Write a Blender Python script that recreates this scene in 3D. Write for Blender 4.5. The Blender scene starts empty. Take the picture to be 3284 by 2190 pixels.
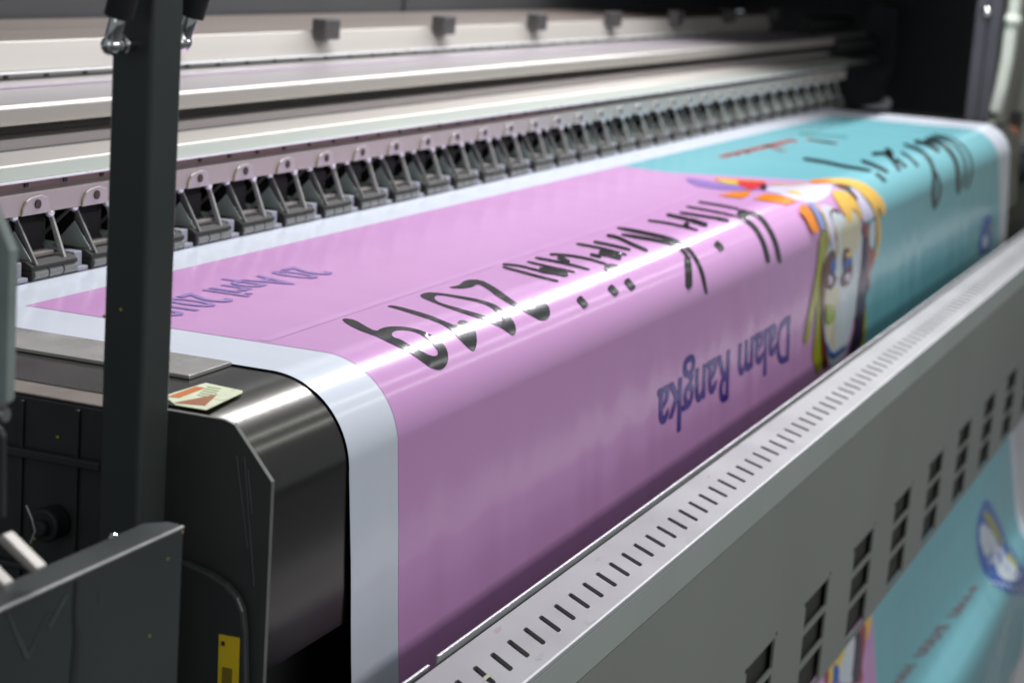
import bpy, bmesh, math, random
from mathutils import Vector, Matrix, geometry
random.seed(7)
SC = bpy.context.scene
# ---------------------------------------------------------------- camera
# origin = the lens; X runs along the machine, Y into it, Z up (metres)
cd = bpy.data.cameras.new('camera')
cam = bpy.data.objects.new('camera', cd); SC.collection.objects.link(cam)
RIGHT, DOWN, FWD = ((0.377480,-0.923482,0.068483), (-0.155879,-0.136267,-0.978332), (0.912804,0.358625,-0.195389))
cam.matrix_world = Matrix(((RIGHT[0], -DOWN[0], -FWD[0], 0), (RIGHT[1], -DOWN[1], -FWD[1], 0), (RIGHT[2], -DOWN[2], -FWD[2], 0), (0, 0, 0, 1)))
cd.sensor_width = 36; cd.lens = 71.25; cd.clip_start = .02; cd.clip_end = 60
cd.dof.use_dof = True; cd.dof.focus_distance = 1.62; cd.dof.aperture_fstop = 7.8
SC.camera = cam
# ---------------------------------------------------------------- world, lamps, exposure
w = bpy.data.worlds.new('World'); SC.world = w; w.use_nodes = True
w.node_tree.nodes['Background'].inputs[0].default_value = (.86, .93, 1, 1)
w.node_tree.nodes['Background'].inputs[1].default_value = .225
def lamp(name, loc, target, sx, sy, power, col=(1, 1, 1)):
    ld = bpy.data.lights.new(name, 'AREA'); ld.shape = 'RECTANGLE'; ld.size = sx; ld.size_y = sy
    ld.energy = power; ld.color = col
    o = bpy.data.objects.new(name, ld); SC.collection.objects.link(o)
    z = (Vector(loc) - Vector(target)).normalized()                 # local -Z points at the target, local X stays along the machine
    x = Vector((1, 0, 0)); x = (x - z * x.dot(z)).normalized(); y = z.cross(x)
    m = Matrix((x, y, z)).transposed().to_4x4(); m.translation = loc
    o.matrix_world = m
    return o
lamp('ceiling_tube_light', (6.1, .86, 1.45), (6.1, .86, -1), 8.8, .12, 265, (.97, .98, 1))
lamp('ceiling_tube_light', (5.2, -.35, 1.45), (5.2, -.35, -1), 7.0, .10, 9, (.95, 1, .95))
lamp('ceiling_tube_light', (5.2, -1.0, 1.3), (5.2, -1.0, -1), 7.0, .10, 11, (.95, 1, .95))
lamp('front_light', (1.7, -1.9, .75), (1.9, .7, -.4), 3.6, .4, 29, (.98, 1, 1))  # unseen front light, set low so the cover's lip shades the banner
lamp('left_fill_light', (-2.2, .3, .9), (1.1, .7, -.4), 1.6, 1.6, 7, (.95, .98, 1))  # fill lamp added at left to brighten the printer's end faces
SC.view_settings.view_transform = 'Standard'; SC.view_settings.look = 'None'
SC.view_settings.exposure = 0; SC.view_settings.gamma = 1; SC.view_settings.use_curve_mapping = False
SC.render.engine = 'CYCLES'
# ---------------------------------------------------------------- helpers
MATS = {}
def mat(name, col, rough=.5, metal=0., spec=.5, var=.12, scale=18, stretch=(1, 1, 1), bump=0., rvar=.1, coat=0.):
    if name in MATS: return MATS[name]
    m = bpy.data.materials.new(name); m.use_nodes = True; nt = m.node_tree; b = nt.nodes['Principled BSDF']
    tc = nt.nodes.new('ShaderNodeTexCoord'); mp = nt.nodes.new('ShaderNodeMapping'); mp.inputs['Scale'].default_value = stretch
    nz = nt.nodes.new('ShaderNodeTexNoise'); nz.inputs['Scale'].default_value = scale; nz.inputs['Detail'].default_value = 5
    nt.links.new(tc.outputs['Object'], mp.inputs[0]); nt.links.new(mp.outputs[0], nz.inputs['Vector'])
    mx = nt.nodes.new('ShaderNodeMix'); mx.data_type = 'RGBA'
    mx.inputs['A'].default_value = (*[c * (1 - var) for c in col], 1); mx.inputs['B'].default_value = (*[min(1, c * (1 + var)) for c in col], 1)
    nt.links.new(nz.outputs['Fac'], mx.inputs['Factor']); nt.links.new(mx.outputs['Result'], b.inputs['Base Color'])
    mr = nt.nodes.new('ShaderNodeMapRange'); mr.inputs['To Min'].default_value = max(.02, rough - rvar); mr.inputs['To Max'].default_value = min(1, rough + rvar)
    nt.links.new(nz.outputs['Fac'], mr.inputs['Value']); nt.links.new(mr.outputs[0], b.inputs['Roughness'])
    b.inputs['Metallic'].default_value = metal; b.inputs['Specular IOR Level'].default_value = spec
    b.inputs['Coat Weight'].default_value = coat
    if bump:
        bp = nt.nodes.new('ShaderNodeBump'); bp.inputs['Strength'].default_value = bump; bp.inputs['Distance'].default_value = .002
        nt.links.new(nz.outputs['Fac'], bp.inputs['Height']); nt.links.new(bp.outputs[0], b.inputs['Normal'])
    MATS[name] = m; return m
def empty(name, loc=(0, 0, 0), parent=None):
    o = bpy.data.objects.new(name, None); o.location = loc; o.empty_display_size = .05; SC.collection.objects.link(o)
    if parent: o.parent = parent
    return o
def link(name, bm, mats, parent=None, bevel=0., smooth=False, seg=2):
    bmesh.ops.recalc_face_normals(bm, faces=bm.faces[:])
    me = bpy.data.meshes.new(name); bm.to_mesh(me); bm.free()
    for m in (mats if isinstance(mats, (list, tuple)) else [mats]): me.materials.append(m)
    if smooth:
        for p in me.polygons: p.use_smooth = True
    o = bpy.data.objects.new(name, me); SC.collection.objects.link(o)
    if parent: o.parent = parent
    if bevel:
        b = o.modifiers.new('bevel', 'BEVEL'); b.width = bevel; b.segments = seg; b.limit_method = 'ANGLE'; b.angle_limit = math.radians(40)
    return o
def prism(bm, pts, axis, a0, a1, mi=0):
    """closed outline pts swept along axis: X -> (y,z), Y -> (x,z), Z -> (x,y)"""
    def P(p, a): return {'X': (a, p[0], p[1]), 'Y': (p[0], a, p[1]), 'Z': (p[0], p[1], a)}[axis]
    v0 = [bm.verts.new(P(p, a0)) for p in pts]; v1 = [bm.verts.new(P(p, a1)) for p in pts]; n = len(pts)
    fs = [bm.faces.new(v0), bm.faces.new(v1[::-1])]
    for i in range(n): fs.append(bm.faces.new((v0[i], v0[(i + 1) % n], v1[(i + 1) % n], v1[i])))
    for f in fs: f.material_index = mi
    return fs
def box(bm, x0, x1, y0, y1, z0, z1, mi=0): return prism(bm, [(x0, y0), (x1, y0), (x1, y1), (x0, y1)], 'Z', z0, z1, mi)
def tube(bm, a, b, r0, r1=None, n=16, cap=True):
    a, b = Vector(a), Vector(b); r1 = r0 if r1 is None else r1
    d = (b - a).normalized(); u = d.orthogonal().normalized(); v = d.cross(u)
    A = [bm.verts.new(a + (u * math.cos(t) + v * math.sin(t)) * r0) for t in [2 * math.pi * i / n for i in range(n)]]
    B = [bm.verts.new(b + (u * math.cos(t) + v * math.sin(t)) * r1) for t in [2 * math.pi * i / n for i in range(n)]]
    for i in range(n): bm.faces.new((A[i], A[(i + 1) % n], B[(i + 1) % n], B[i]))
    if cap: bm.faces.new(A[::-1]); bm.faces.new(B)
def ball(bm, c, r, sc=(1, 1, 1)):
    bmesh.ops.create_uvsphere(bm, u_segments=20, v_segments=12, radius=r, matrix=Matrix.Translation(c) @ Matrix.Diagonal((*sc, 1)))
def pipe(bm, pts, r, n=14):
    pts = [Vector(p) for p in pts]; rings = []
    for i, p in enumerate(pts):
        d = (pts[min(i + 1, len(pts) - 1)] - pts[max(i - 1, 0)]).normalized(); u = d.cross(Vector((0, 1, 0))).normalized(); v = d.cross(u)
        rr = r[i] if isinstance(r, (list, tuple)) else r
        rings.append([bm.verts.new(p + (u * math.cos(t) + v * math.sin(t)) * rr) for t in [2 * math.pi * k / n for k in range(n)]])
    for A, B in zip(rings, rings[1:]):
        for k in range(n): bm.faces.new((A[k], A[(k + 1) % n], B[(k + 1) % n], B[k]))
    bm.faces.new(rings[0][::-1]); bm.faces.new(rings[-1])
def strip(name, pts, x0, x1, m, parent, bevel=.001, **k):
    bm = bmesh.new(); prism(bm, pts, 'X', x0, x1); return link(name, bm, m, parent, bevel, **k)
def tag(o, label, cat, group=None):
    o['label'] = label; o['category'] = cat
    if group: o['group'] = group
def struct(o): o['kind'] = 'structure'
# ---------------------------------------------------------------- materials
black_paint = mat('black_powder_coat', (.034, .034, .033), .42, spec=.45, var=.25, scale=30, bump=.05)
post_paint = mat('dark_green_grey_paint', (.036, .042, .038), .38, spec=.5, var=.15, scale=14)
bracket_paint = mat('scuffed_dark_paint', (.030, .037, .036), .42, spec=.45, var=.45, scale=7, stretch=(1, 1, .35), rvar=.15)
satin_black = mat('satin_black_metal', (.13, .122, .11), .19, metal=1, var=.12, scale=5, stretch=(.05, 14, 14), rvar=.02)
steel = mat('brushed_steel', (.62, .60, .57), .3, metal=1, var=.08, scale=12, stretch=(.3, 12, 12))
chrome = mat('chrome', (.78, .78, .76), .09, metal=1, var=.04, rvar=.03)
rail = mat('anodised_aluminium', (.42, .40, .38), .42, metal=.55, var=.06, scale=6, stretch=(.2, 8, 8))
rail_pale = mat('pale_anodised_aluminium', (.43, .395, .365), .45, metal=.35, var=.05, scale=5, stretch=(.2, 8, 8))
rail_grey = mat('grey_anodised_aluminium', (.40, .365, .37), .38, metal=.5, var=.08, scale=6, stretch=(.2, 8, 8))
rail_brown = mat('bronze_tinted_metal', (.26, .215, .19), .4, metal=.6, var=.15, scale=5, stretch=(.3, 6, 6))
dark_slot = mat('dark_recess', (.045, .04, .038), .5, var=.3)
end_black = mat('matt_black_plastic', (.014, .014, .015), .55, var=.3, scale=8)
wall_grey = mat('dark_grey_panel', (.045, .046, .05), .5, var=.2, scale=5)
plate_green = mat('zinc_plated_sheet', (.40, .47, .42), .4, metal=.2, var=.18, scale=40)
foot_grey = mat('grey_plastic', (.034, .032, .030), .42, var=.3, scale=60)
roller_grey = mat('grey_rubber', (.16, .16, .155), .4, var=.2, scale=60)
cover_white = mat('pale_grey_paint', (.265, .258, .268), .38, var=.12, scale=14, stretch=(1, 1, 1), rvar=.08)
cover_grey = mat('mid_grey_paint', (.245, .255, .23), .48, var=.14, scale=2.2)
cover_band = mat('light_grey_paint', (.34, .37, .345), .45, var=.12, scale=5)
olive_grey = mat('olive_grey_paint', (.15, .15, .125), .5, var=.12, scale=4)
white_plastic = mat('ivory_plastic', (.62, .66, .58), .4, var=.08)
yellow_print = mat('yellow_sticker', (.92, .64, .015), .45, var=.1, scale=50)
label_pale = mat('pale_label', (.74, .78, .56), .3, var=.12, scale=60)
label_orange = mat('orange_label_ink', (.62, .17, .03), .35, var=.1)
label_brown = mat('brown_label_ink', (.38, .13, .06), .35, var=.1)
floor_mat = mat('grey_floor', (.085, .085, .09), .45, var=.2, scale=3)
# ================================================================ the setting
bm = bmesh.new(); box(bm, -6, 12, -6, 8, -1.75, -1.66); fl = link('floor', bm, floor_mat); struct(fl)
# ================================================================ the printer
PR = empty('banner_printer', (0, 0, -1.66))
tag(PR, 'wide black and silver banner printer with pinch rollers and a perforated grey front cover', 'printer')
PR_OFF = Vector((0, 0, 1.66))
def adopt(o):                                                       # parts keep their world place under the printer's base
    o.parent = PR; o.location = o.location + PR_OFF; return o
def part(name, bm, m, bevel=0., **k): return adopt(link(name, bm, m, None, bevel, **k))
XL, XR = 1.2, 4.98
def pstrip(name, pts, x0, x1, m, bevel=.0012, **k): return adopt(strip(name, pts, x0, x1, m, None, bevel, **k))
# ---- platen with its rounded front, under the banner
n = 20; cy, cz, r = .70, -.3945, .0667
prof = [(1.13, -.3278), (.86, -.3278)] + [(cy - r * math.sin(a), cz + r * math.cos(a)) for a in [math.pi / 2 * i / n for i in range(n + 1)]] + [(.6285, -.48), (.628, -.508), (.64, -.512), (.66, -.50), (.66, -.42), (.70, -.36), (1.13, -.36)]
bm = bmesh.new(); prism(bm, prof, 'X', 1.166, 4.62); o = part('platen', bm, satin_black)
for p in o.data.polygons: p.use_smooth = len(p.vertices) == 4
o.data.set_sharp_from_angle(angle=math.radians(25))
bm = bmesh.new(); box(bm, 1.17, 4.60, .675, 1.10, -1.55, -.515); part('lower_body', bm, end_black)
# ---- end plate with the chamfered corner
bm = bmesh.new(); fs = prism(bm, [(.90, -.329), (.656, -.329), (.649, -.331), (.6186, -.366), (.6165, -.80), (.90, -.80)], 'X', 1.156, 1.1605)
for f in fs[2:]: f.material_index = 1  # rim faces paler than the plate's sides
EP = part('end_plate', bm, [mat('end_plate_paint', (.055, .055, .052), .4, var=.2, scale=20, bump=.03), mat('pale_metal_edge', (.17, .17, .16), .4, metal=.3, var=.3, scale=60)], .0004)
bm = bmesh.new()
out = [(.69, -.4285), (.677, -.4297), (.658, -.4338), (.645, -.439), (.6355, -.447), (.631, -.456), (.6285, -.470), (.6262, -.507), (.6235, -.80), (.69, -.80)]
prism(bm, out, 'X', 1.146, 1.1535); RC = part('rounded_cover', bm, post_paint, .002)
bm = bmesh.new(); prism(bm, [(.6475, -.4747), (.6318, -.4743), (.630, -.56), (.646, -.56)], 'X', 1.1452, 1.1457); YS = part('yellow_sticker', bm, yellow_print)
bm = bmesh.new()
for k in range(5): box(bm, 1.1447, 1.1450, .6362 + k * .0016, .6369 + k * .0016, -.545, -.497)
box(bm, 1.1447, 1.1450, .6425, .6452, -.482, -.479); part('sticker_print', bm, foot_grey)
# ---- table end, silver clamp plate and warning label left of the banner
bm = bmesh.new(); box(bm, 1.1365, 1.24, .7125, 1.10, -.3302, -.3285); part('table_end_plate', bm, rail_brown, .0006)
bm = bmesh.new(); box(bm, 1.239, 1.30, .7335, 1.02, -.3276, -.3246); part('edge_clamp_plate', bm, mat('dull_steel', (.55, .53, .50), .22, metal=.55, var=.25, scale=25), .0006)
bm = bmesh.new(); box(bm, 1.135, 1.1535, .735, 1.12, -.62, -.3308); part('table_side_panel', bm, black_paint, .001)
bm = bmesh.new(); box(bm, 1.128, 1.1345, .735, 1.12, -.372, -.366)
for y in (.755, .80, .86, .95): box(bm, 1.1325, 1.1347, y, y + .004, -.60, -.333)
box(bm, 1.128, 1.1345, .735, 1.12, -.452, -.448)
part('panel_rib', bm, black_paint, .001)
def flat(pts, z0, z1, m, name, mi=0):
    bm = bmesh.new(); prism(bm, pts, 'Z', z0, z1); return part(name, bm, m)
zl = -.3278
q = [(1.1835, .7205), (1.2365, .7185), (1.2315, .6855), (1.2255, .6825), (1.166, .6765), (1.1655, .70)]
flat(q, zl + .0002, zl + .0006, label_pale, 'warning_label')
Lp = lambda u, v: (1.168 + .066 * u, .679 + .039 * v)
bm = bmesh.new()
prism(bm, [Lp(.22, .95), Lp(.80, .98), Lp(.80, .80), Lp(.25, .76)], 'Z', zl + .0007, zl + .0010)
part('label_warning_bar', bm, label_orange)
bm = bmesh.new(); prism(bm, [Lp(.02, .62), Lp(.12, .10), Lp(.62, .36)], 'Z', zl + .0007, zl + .0010); part('label_triangle', bm, label_brown)
bm = bmesh.new()
for k in range(5): prism(bm, [Lp(.46 + .1 * k, .30 + .06 * k), Lp(.49 + .1 * k, .30 + .06 * k), Lp(.49 + .1 * k, .62 + .05 * k), Lp(.46 + .1 * k, .62 + .05 * k)], 'Z', zl + .0007, zl + .0009)
part('label_text_line', bm, mat('label_text_ink', (.42, .44, .25), .4))
# ---- support post with gas springs
bm = bmesh.new(); box(bm, 1.099, 1.1345, .6855, .7165, -.80, .30); part('support_post', bm, post_paint, .0035, seg=3)
for s, x in ((-1, 1.0755), (1, 1.1585)):
    b0 = Vector((x, .701, -.0825)); d = Vector((0.02 if s < 0 else .10, -.24, .97)).normalized()
    rt = empty('gas_spring', tuple(b0 + PR_OFF), PR)
    bm = bmesh.new(); ball(bm, (0, 0, 0), .0066); tube(bm, (0, 0, 0), (-.0105 * s, 0, -.0004), .0062, .0058); tube(bm, (-.0105 * s, 0, 0), (-.0128 * s, 0, 0), .0070, n=6); tube(bm, (-.0128 * s, 0, 0), (-.024 * s, 0, 0), .004)
    for p in link('ball_joint', bm, chrome, rt, .0006).data.polygons: p.use_smooth = True
    bm = bmesh.new(); tube(bm, d * .003, d * .019, .0054, .0054); o = link('end_fitting', bm, chrome, rt, .0005); [setattr(p, 'use_smooth', len(p.vertices) == 4) for p in o.data.polygons]
    bm = bmesh.new(); tube(bm, d * .0175, d * .40, .0092, n=28); o = link('cylinder_sleeve', bm, end_black, rt, .001); [setattr(p, 'use_smooth', len(p.vertices) == 4) for p in o.data.polygons]
# ---- front bracket box, bottom left
def rounded_end(x0, x1, y0, y1):
    c = (y1 - y0); return [(x0, y0), (x1 - .004, y0), (x1, y0 + c * .25), (x1, y0 + c * .55), (x1 - .012, y1), (x0, y1)]
bm = bmesh.new(); prism(bm, rounded_end(.35, 1.0505, .62, .644), 'Z', -.80, -.3695); part('front_bracket', bm, bracket_paint, .0012, seg=2)
bm = bmesh.new(); prism(bm, [(.6194, -.3706), (.6194, -.3696), (.6202, -.3690), (.6212, -.3690), (.6212, -.3706)], 'X', .35, 1.047); part('front_edge_highlight', bm, mat('edge_highlight_paint', (.30, .29, .28), .35, metal=.3, var=.35, scale=30))  # pale strip: highlight along the bracket's top edge put into its colour
bm = bmesh.new(); ball(bm, (1.0125, .6475, -.3735), .0035); tube(bm, (1.0125, .6475, -.40), (1.0125, .6475, -.3745), .0025); part('bolt', bm, chrome)
bm = bmesh.new(); prism(bm, [(.9275, -.44), (.9310, -.405), (.9292, -.394), (.9302, -.373), (.9330, -.373), (.9325, -.396), (.9362, -.405), (.9345, -.44), (.9360, -.60), (.9280, -.60)], 'Y', .6194, .6199); part('drip_streak', bm, mat('dried_ink', (.012, .014, .014), .5))
scuffed = mat('scuff', (.075, .088, .085), .5, var=.5, scale=60)
for pts in ([(.8660, -.372), (.8668, -.372), (.8858, -.4020), (.8853, -.4050)], [(.9035, -.3850), (.9058, -.3830), (.8866, -.4052), (.8855, -.4045)], [(.905, -.392), (.922, -.378), (.9235, -.379), (.906, -.3935)], [(.955, -.386), (.9556, -.386), (.9558, -.393), (.9553, -.393)]):
    bm = bmesh.new(); prism(bm, pts, 'Y', .6195, .6199); part('scuff_mark', bm, scuffed)
for (y0_, z0_, y1_, z1_) in ((.646, -.352, .634, -.415), (.640, -.352, .628, -.44), (.637, -.36, .632, -.39)):
    bm = bmesh.new(); prism(bm, [(y0_, z0_), (y0_ - .0006, z0_), (y1_, z1_), (y1_ + .0004, z1_)], 'X', 1.1555, 1.1560); part('scuff_mark', bm, mat('plate_scratch', (.13, .13, .14), .5, var=.4, scale=50))
bm = bmesh.new()
rs = random.Random(3)
for (x, z) in ((1.03, -.386), (1.046, -.373), (1.012, -.43)): ball(bm, (x, .6199, z), .0009, (1, .3, 1))
for (x, y, z) in ((1.0985, .703, -.252), (1.0985, .7155, -.258)): ball(bm, (x, y, z), .0011, (.3, 1, 1))
for (y, z) in ((.773, -.355), (.765, -.372), (.79, -.43), (.792, -.437)): ball(bm, (1.1345, y, z), .0014, (.3, 1, .8))
part('ink_spatter', bm, mat('yellow_ink', (.42, .36, .02), .4))
# small clutter behind the bracket: motor, bright metal arms
bm = bmesh.new(); tube(bm, (1.118, .772, -.414), (1.134, .772, -.414), .012, n=20); tube(bm, (1.112, .772, -.415), (1.118, .772, -.415), .006, n=14); part('motor', bm, end_black, .002)
bm = bmesh.new(); prism(bm, [(.649, -.3445), (.6445, -.3405), (.6205, -.3565), (.6245, -.3598)], 'X', .895, .905); part('bright_link_arm', bm, rail_pale, .0012)
bm = bmesh.new(); prism(bm, [(.68, -.355), (.652, -.360), (.640, -.3685), (.645, -.39), (.68, -.39)], 'X', .892, .902); part('bright_link_plate', bm, rail_pale, .0012)
bm = bmesh.new(); pipe(bm, [(1.10, .773, -.395), (1.10, .768, -.404), (1.10, .7655, -.412), (1.10, .769, -.421)], .0007, 6); part('cable_tie', bm, rail_grey)
# ---- lever plate, far left foreground
lev = mat('green_grey_paint', (.26, .30, .28), .4, var=.3, scale=25, bump=.05)
bm = bmesh.new(); prism(bm, [(.70, -.12), (.662, -.148), (.6435, -.1832), (.6438, -.266), (.6475, -.2695), (.70, -.272)], 'X', .896, .904); part('lever_plate', bm, lev, .0012)
bm = bmesh.new(); tube(bm, (.90, .70, -.2745), (.90, .6465, -.2745), .004, n=14); part('lever_pin', bm, steel)
bm = bmesh.new(); prism(bm, [(.70, -.280), (.6505, -.2812), (.6472, -.2865), (.6462, -.333), (.70, -.335)], 'X', .898, .902); part('lever_foot', bm, black_paint, .0012)
# ---- carriage beam: rails and ledges behind the platen, each a part
YB = 1.05
pstrip('clip_bar', [(YB, -.2695), (YB, -.2494), (1.066, -.2494), (1.066, -.2675), (1.058, -.2695)], XL, 4.66, rail_pale)
pstrip('hole_channel', [(1.064, -.2530), (1.064, -.2400), (1.10, -.2400), (1.10, -.2530)], XL, 4.66, mat('rose_tinted_metal', (.36, .25, .25), .35, metal=.5, var=.1, scale=5, stretch=(.3, 6, 6)))
pstrip('encoder_strip', [(1.049, -.2402), (1.049, -.2384), (1.062, -.2384), (1.062, -.2402)], XL, 4.66, mat('bright_edge', (.72, .72, .74), .3, metal=.2, var=.03), .0005)
pstrip('lower_shelf', [(1.053, -.2382), (1.053, -.2376), (1.085, -.2366), (1.12, -.2366), (1.12, -.2382)], XL, 4.9, mat('pale_green_anodised', (.42, .45, .41), .42, metal=.4, var=.06, scale=5, stretch=(.2, 8, 8)))
pstrip('shelf_step', [(1.10, -.2364), (1.103, -.2345), (1.165, -.2345), (1.165, -.2364)], XL, 4.9, rail_pale)
pstrip('web_face', [(1.166, -.2344), (1.166, -.2230), (1.20, -.2230), (1.20, -.2344)], XL, 4.98, rail_grey)
pstrip('dark_recess', [(1.19, -.2229), (1.19, -.2090), (1.21, -.2090), (1.21, -.2229)], XL, 5.3, dark_slot)
pstrip('guide_rail', [(1.160, -.2095), (1.158, -.2060), (1.158, -.1925), (1.162, -.1895), (1.21, -.1895), (1.21, -.2095)], XL, 4.98, rail_pale, .0015)
pstrip('upper_shelf', [(1.162, -.1893), (1.162, -.1888), (1.19, -.1884), (1.33, -.1884), (1.33, -.1893)], XL, 4.98, rail_grey)
pstrip('cable_channel', [(1.255, -.1883), (1.255, -.1872), (1.262, -.1872), (1.262, -.1883)], XL, 4.98, mat('violet_cable', (.33, .25, .36), .5, var=.1), .0004)
pstrip('perforated_web', [(1.325, -.1882), (1.325, -.1823), (1.36, -.1823), (1.36, -.1882)], XL, 4.98, mat('green_grey_metal', (.40, .42, .38), .42, metal=.4, var=.1, scale=6, stretch=(.3, 6, 6)))
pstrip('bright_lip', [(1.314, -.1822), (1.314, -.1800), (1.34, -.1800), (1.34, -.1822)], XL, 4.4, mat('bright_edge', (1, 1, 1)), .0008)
pstrip('beam_face', [(1.322, -.1799), (1.335, -.1485), (1.36, -.1485), (1.36, -.1799)], XL, 4.98, rail_pale)
pstrip('beam_top', [(1.336, -.1484), (1.336, -.1478), (1.57, -.1470), (1.57, -.1484)], XL, 4.98, rail_brown)
# holes
for k in range(54):
    bm = bmesh.new(); box(bm, 1.44 + .0597 * k, 1.4455 + .0597 * k, 1.0625, 1.0638, -.2474, -.2438); part('channel_hole', bm, dark_slot)
for k in range(46):
    bm = bmesh.new(); box(bm, 1.677 + .0747 * k, 1.6845 + .0747 * k, 1.3236, 1.3248, -.1874, -.1836); part('web_hole', bm, dark_slot)
for k in range(10):
    x = 1.738 + .405 * k
    if x > 5: break
    bm = bmesh.new(); box(bm, x, x + .046, 1.312, 1.334, -.160, -.131); part('mounting_block', bm, mat('grey_block', (.085, .08, .08), .45, metal=.4), .002)
# ---- pinch roller clips under the bar
def make_clip():
    c = empty('pinch_roller_clip', (0, 0, 0))
    zinc = mat('dull_zinc', (.24, .235, .225), .35, metal=.5, var=.2, scale=40)
    bm = bmesh.new()                                                # two legs under the pivot
    for a, b in (((1.0650, -.2730), (1.0990, -.3060)), ((1.0590, -.2730), (1.0370, -.3110))):
        prism(bm, [(a[0] - .0016, a[1]), (a[0] + .0016, a[1]), (b[0] + .0020, b[1]), (b[0] - .0020, b[1])], 'X', -.0085, -.0060)
    link('split_arm', bm, zinc, c)
    bm = bmesh.new(); prism(bm, [(1.0590, -.2715), (1.0545, -.2715), (1.0385, -.311), (1.0440, -.3125)], 'X', .0395, .0425)
    link('straight_arm', bm, mat('bright_zinc', (.42, .41, .39), .35, metal=.4, var=.15, scale=40), c, .0006)
    bm = bmesh.new(); prism(bm, [(1.061, -.285), (1.041, -.311), (1.085, -.311)], 'X', -.0064, -.0058)
    link('gusset', bm, plate_green, c)
    for x, y in ((-.0085, 1.0605), (.039, 1.0555)):
        bm = bmesh.new(); ball(bm, (x, y, -.2715), .0044); link('pivot_pin', bm, mat('bright_pin', (.85, .85, .88), .25, metal=.5, var=.05), c, smooth=True)
    bm = bmesh.new(); prism(bm, [(1.070, -.2695), (1.062, -.2800), (1.062, -.3000), (1.056, -.3070), (1.095, -.3070), (1.095, -.2695)], 'X', -.004, .0375)
    link('spring_housing', bm, mat('housing_black', (.008, .008, .008), .6, spec=.2), c, .001)
    bm = bmesh.new(); box(bm, .004, .034, 1.046, 1.062, -.3085, -.3040); link('housing_lug', bm, mat('brown_grey_plastic', (.17, .15, .14), .45, var=.3, scale=60), c, .0012)
    bm = bmesh.new()                                                # foot: top block over the slot
    prism(bm, [(1.0355, -.3165), (1.0355, -.3125), (1.043, -.3090), (1.075, -.3080), (1.075, -.3165)], 'X', -.015, .056)
    box(bm, -.015, .056, 1.048, 1.075, -.3255, -.3165); box(bm, -.015, -.0105, 1.035, 1.050, -.3255, -.3165)
    link('foot', bm, mat('foot_plastic', (.026, .025, .023), .65, spec=.25, var=.3, scale=60), c, .0012)
    bm = bmesh.new()
    for k in range(3):
        x = -.0095 + .0225 * k; tube(bm, (x, 1.0405, -.3209), (x + .0205, 1.0405, -.3209), .0054, n=16)
    tube(bm, (-.0112, 1.0405, -.3209), (.058, 1.0405, -.3209), .002, n=8)
    link('roller', bm, roller_grey, c, .0012, smooth=False)
    bm = bmesh.new(); box(bm, .0565, .0690, 1.040, 1.076, -.3240, -.3080); box(bm, .0565, .0735, 1.036, 1.060, -.3255, -.3215); link('end_bracket', bm, mat('end_bracket_paint', (.27, .27, .32), .4), c, .001)
    bm = bmesh.new(); box(bm, .058, .070, 1.082, 1.096, -.3050, -.2860); link('rubber_pad', bm, end_black, c, .001)
    bm = bmesh.new(); prism(bm, [(-.012, -.2696), (-.0105, -.2630), (-.006, -.2570), (.000, -.2545), (.016, -.2530), (.026, -.2560), (.030, -.2696)], 'Y', 1.0484, 1.0499)
    link('mounting_tab', bm, mat('lilac_tinted_metal', (.45, .42, .42), .4, metal=.3, var=.05), c, .0006)
    bm = bmesh.new(); prism(bm, [(-.0135, -.2696), (-.012, -.2630), (-.0072, -.2565), (-.0052, -.2578), (-.0102, -.2632), (-.0118, -.2696)], 'Y', 1.0482, 1.0490)
    link('tab_edge', bm, mat('yellow_tab_edge', (.30, .26, .16), .5), c)  # yellowish curved edge of the tab
    bm = bmesh.new(); tube(bm, (.0095, 1.0482, -.2605), (.0095, 1.0468, -.2605), .0042, n=14); link('bolt_hole', bm, mat('dark_bolt', (.04, .022, .012), .5), c)
    return c
proto = make_clip(); PITCH = .0925; X0 = 1.489
for k in range(-2, 34):
    if k == -2: c = proto
    else:
        c = proto.copy(); SC.collection.objects.link(c)
        for ch in proto.children:
            d = ch.copy(); SC.collection.objects.link(d); d.parent = c
    c.parent = PR; c.location = Vector((X0 + PITCH * k, 0, 0)) + PR_OFF
bm = bmesh.new(); box(bm, 1.15, 4.66, 1.118, 1.125, -.34, -.2385); part('clip_backing', bm, mat('pale_green_sheet', (.30, .37, .32), .5, var=.15, scale=10))
bm = bmesh.new(); tube(bm, (1.15, 1.10, -.279), (4.62, 1.10, -.279), .008, n=16); part('drive_shaft', bm, black_paint)
# ---- back panel and far end housing
bm = bmesh.new(); box(bm, .6, 3.365, 1.58, 1.60, -.16, .7); box(bm, 3.379, 6.4, 1.58, 1.60, -.16, .7); part('back_panel', bm, wall_grey, .002)
bm = bmesh.new(); box(bm, 4.05, 6.3, .90, 1.578, .02, .09); part('shade_hood', bm, end_black, .004)  # unseen hood, added to shade the far end of the rails
bm = bmesh.new(); box(bm, 5.62, 5.68, .80, 1.578, -.8, .7); part('end_housing', bm, mat('housing_grey', (.035, .035, .038), .5, var=.2, scale=4))
bm = bmesh.new(); prism(bm, [(1.17, -.10), (1.11, -.12), (1.105, -.28), (1.125, -.33), (1.10, -.40), (1.16, -.42), (1.24, -.30)], 'X', 5.44, 5.47); part('end_bracket', bm, mat('charcoal_metal', (.05, .055, .06), .5, metal=.3, var=.2))
for y, z, rr, x0, m in ((1.19, -.20, .014, 4.97, rail_grey), (1.17, -.215, .022, 4.97, end_black), (1.24, -.165, .02, 4.97, end_black), (1.15, -.258, .018, 4.64, end_black)):
    bm = bmesh.new(); tube(bm, (x0, y, z), (5.44, y, z), rr, n=18); part('shaft_end', bm, m)
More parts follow.
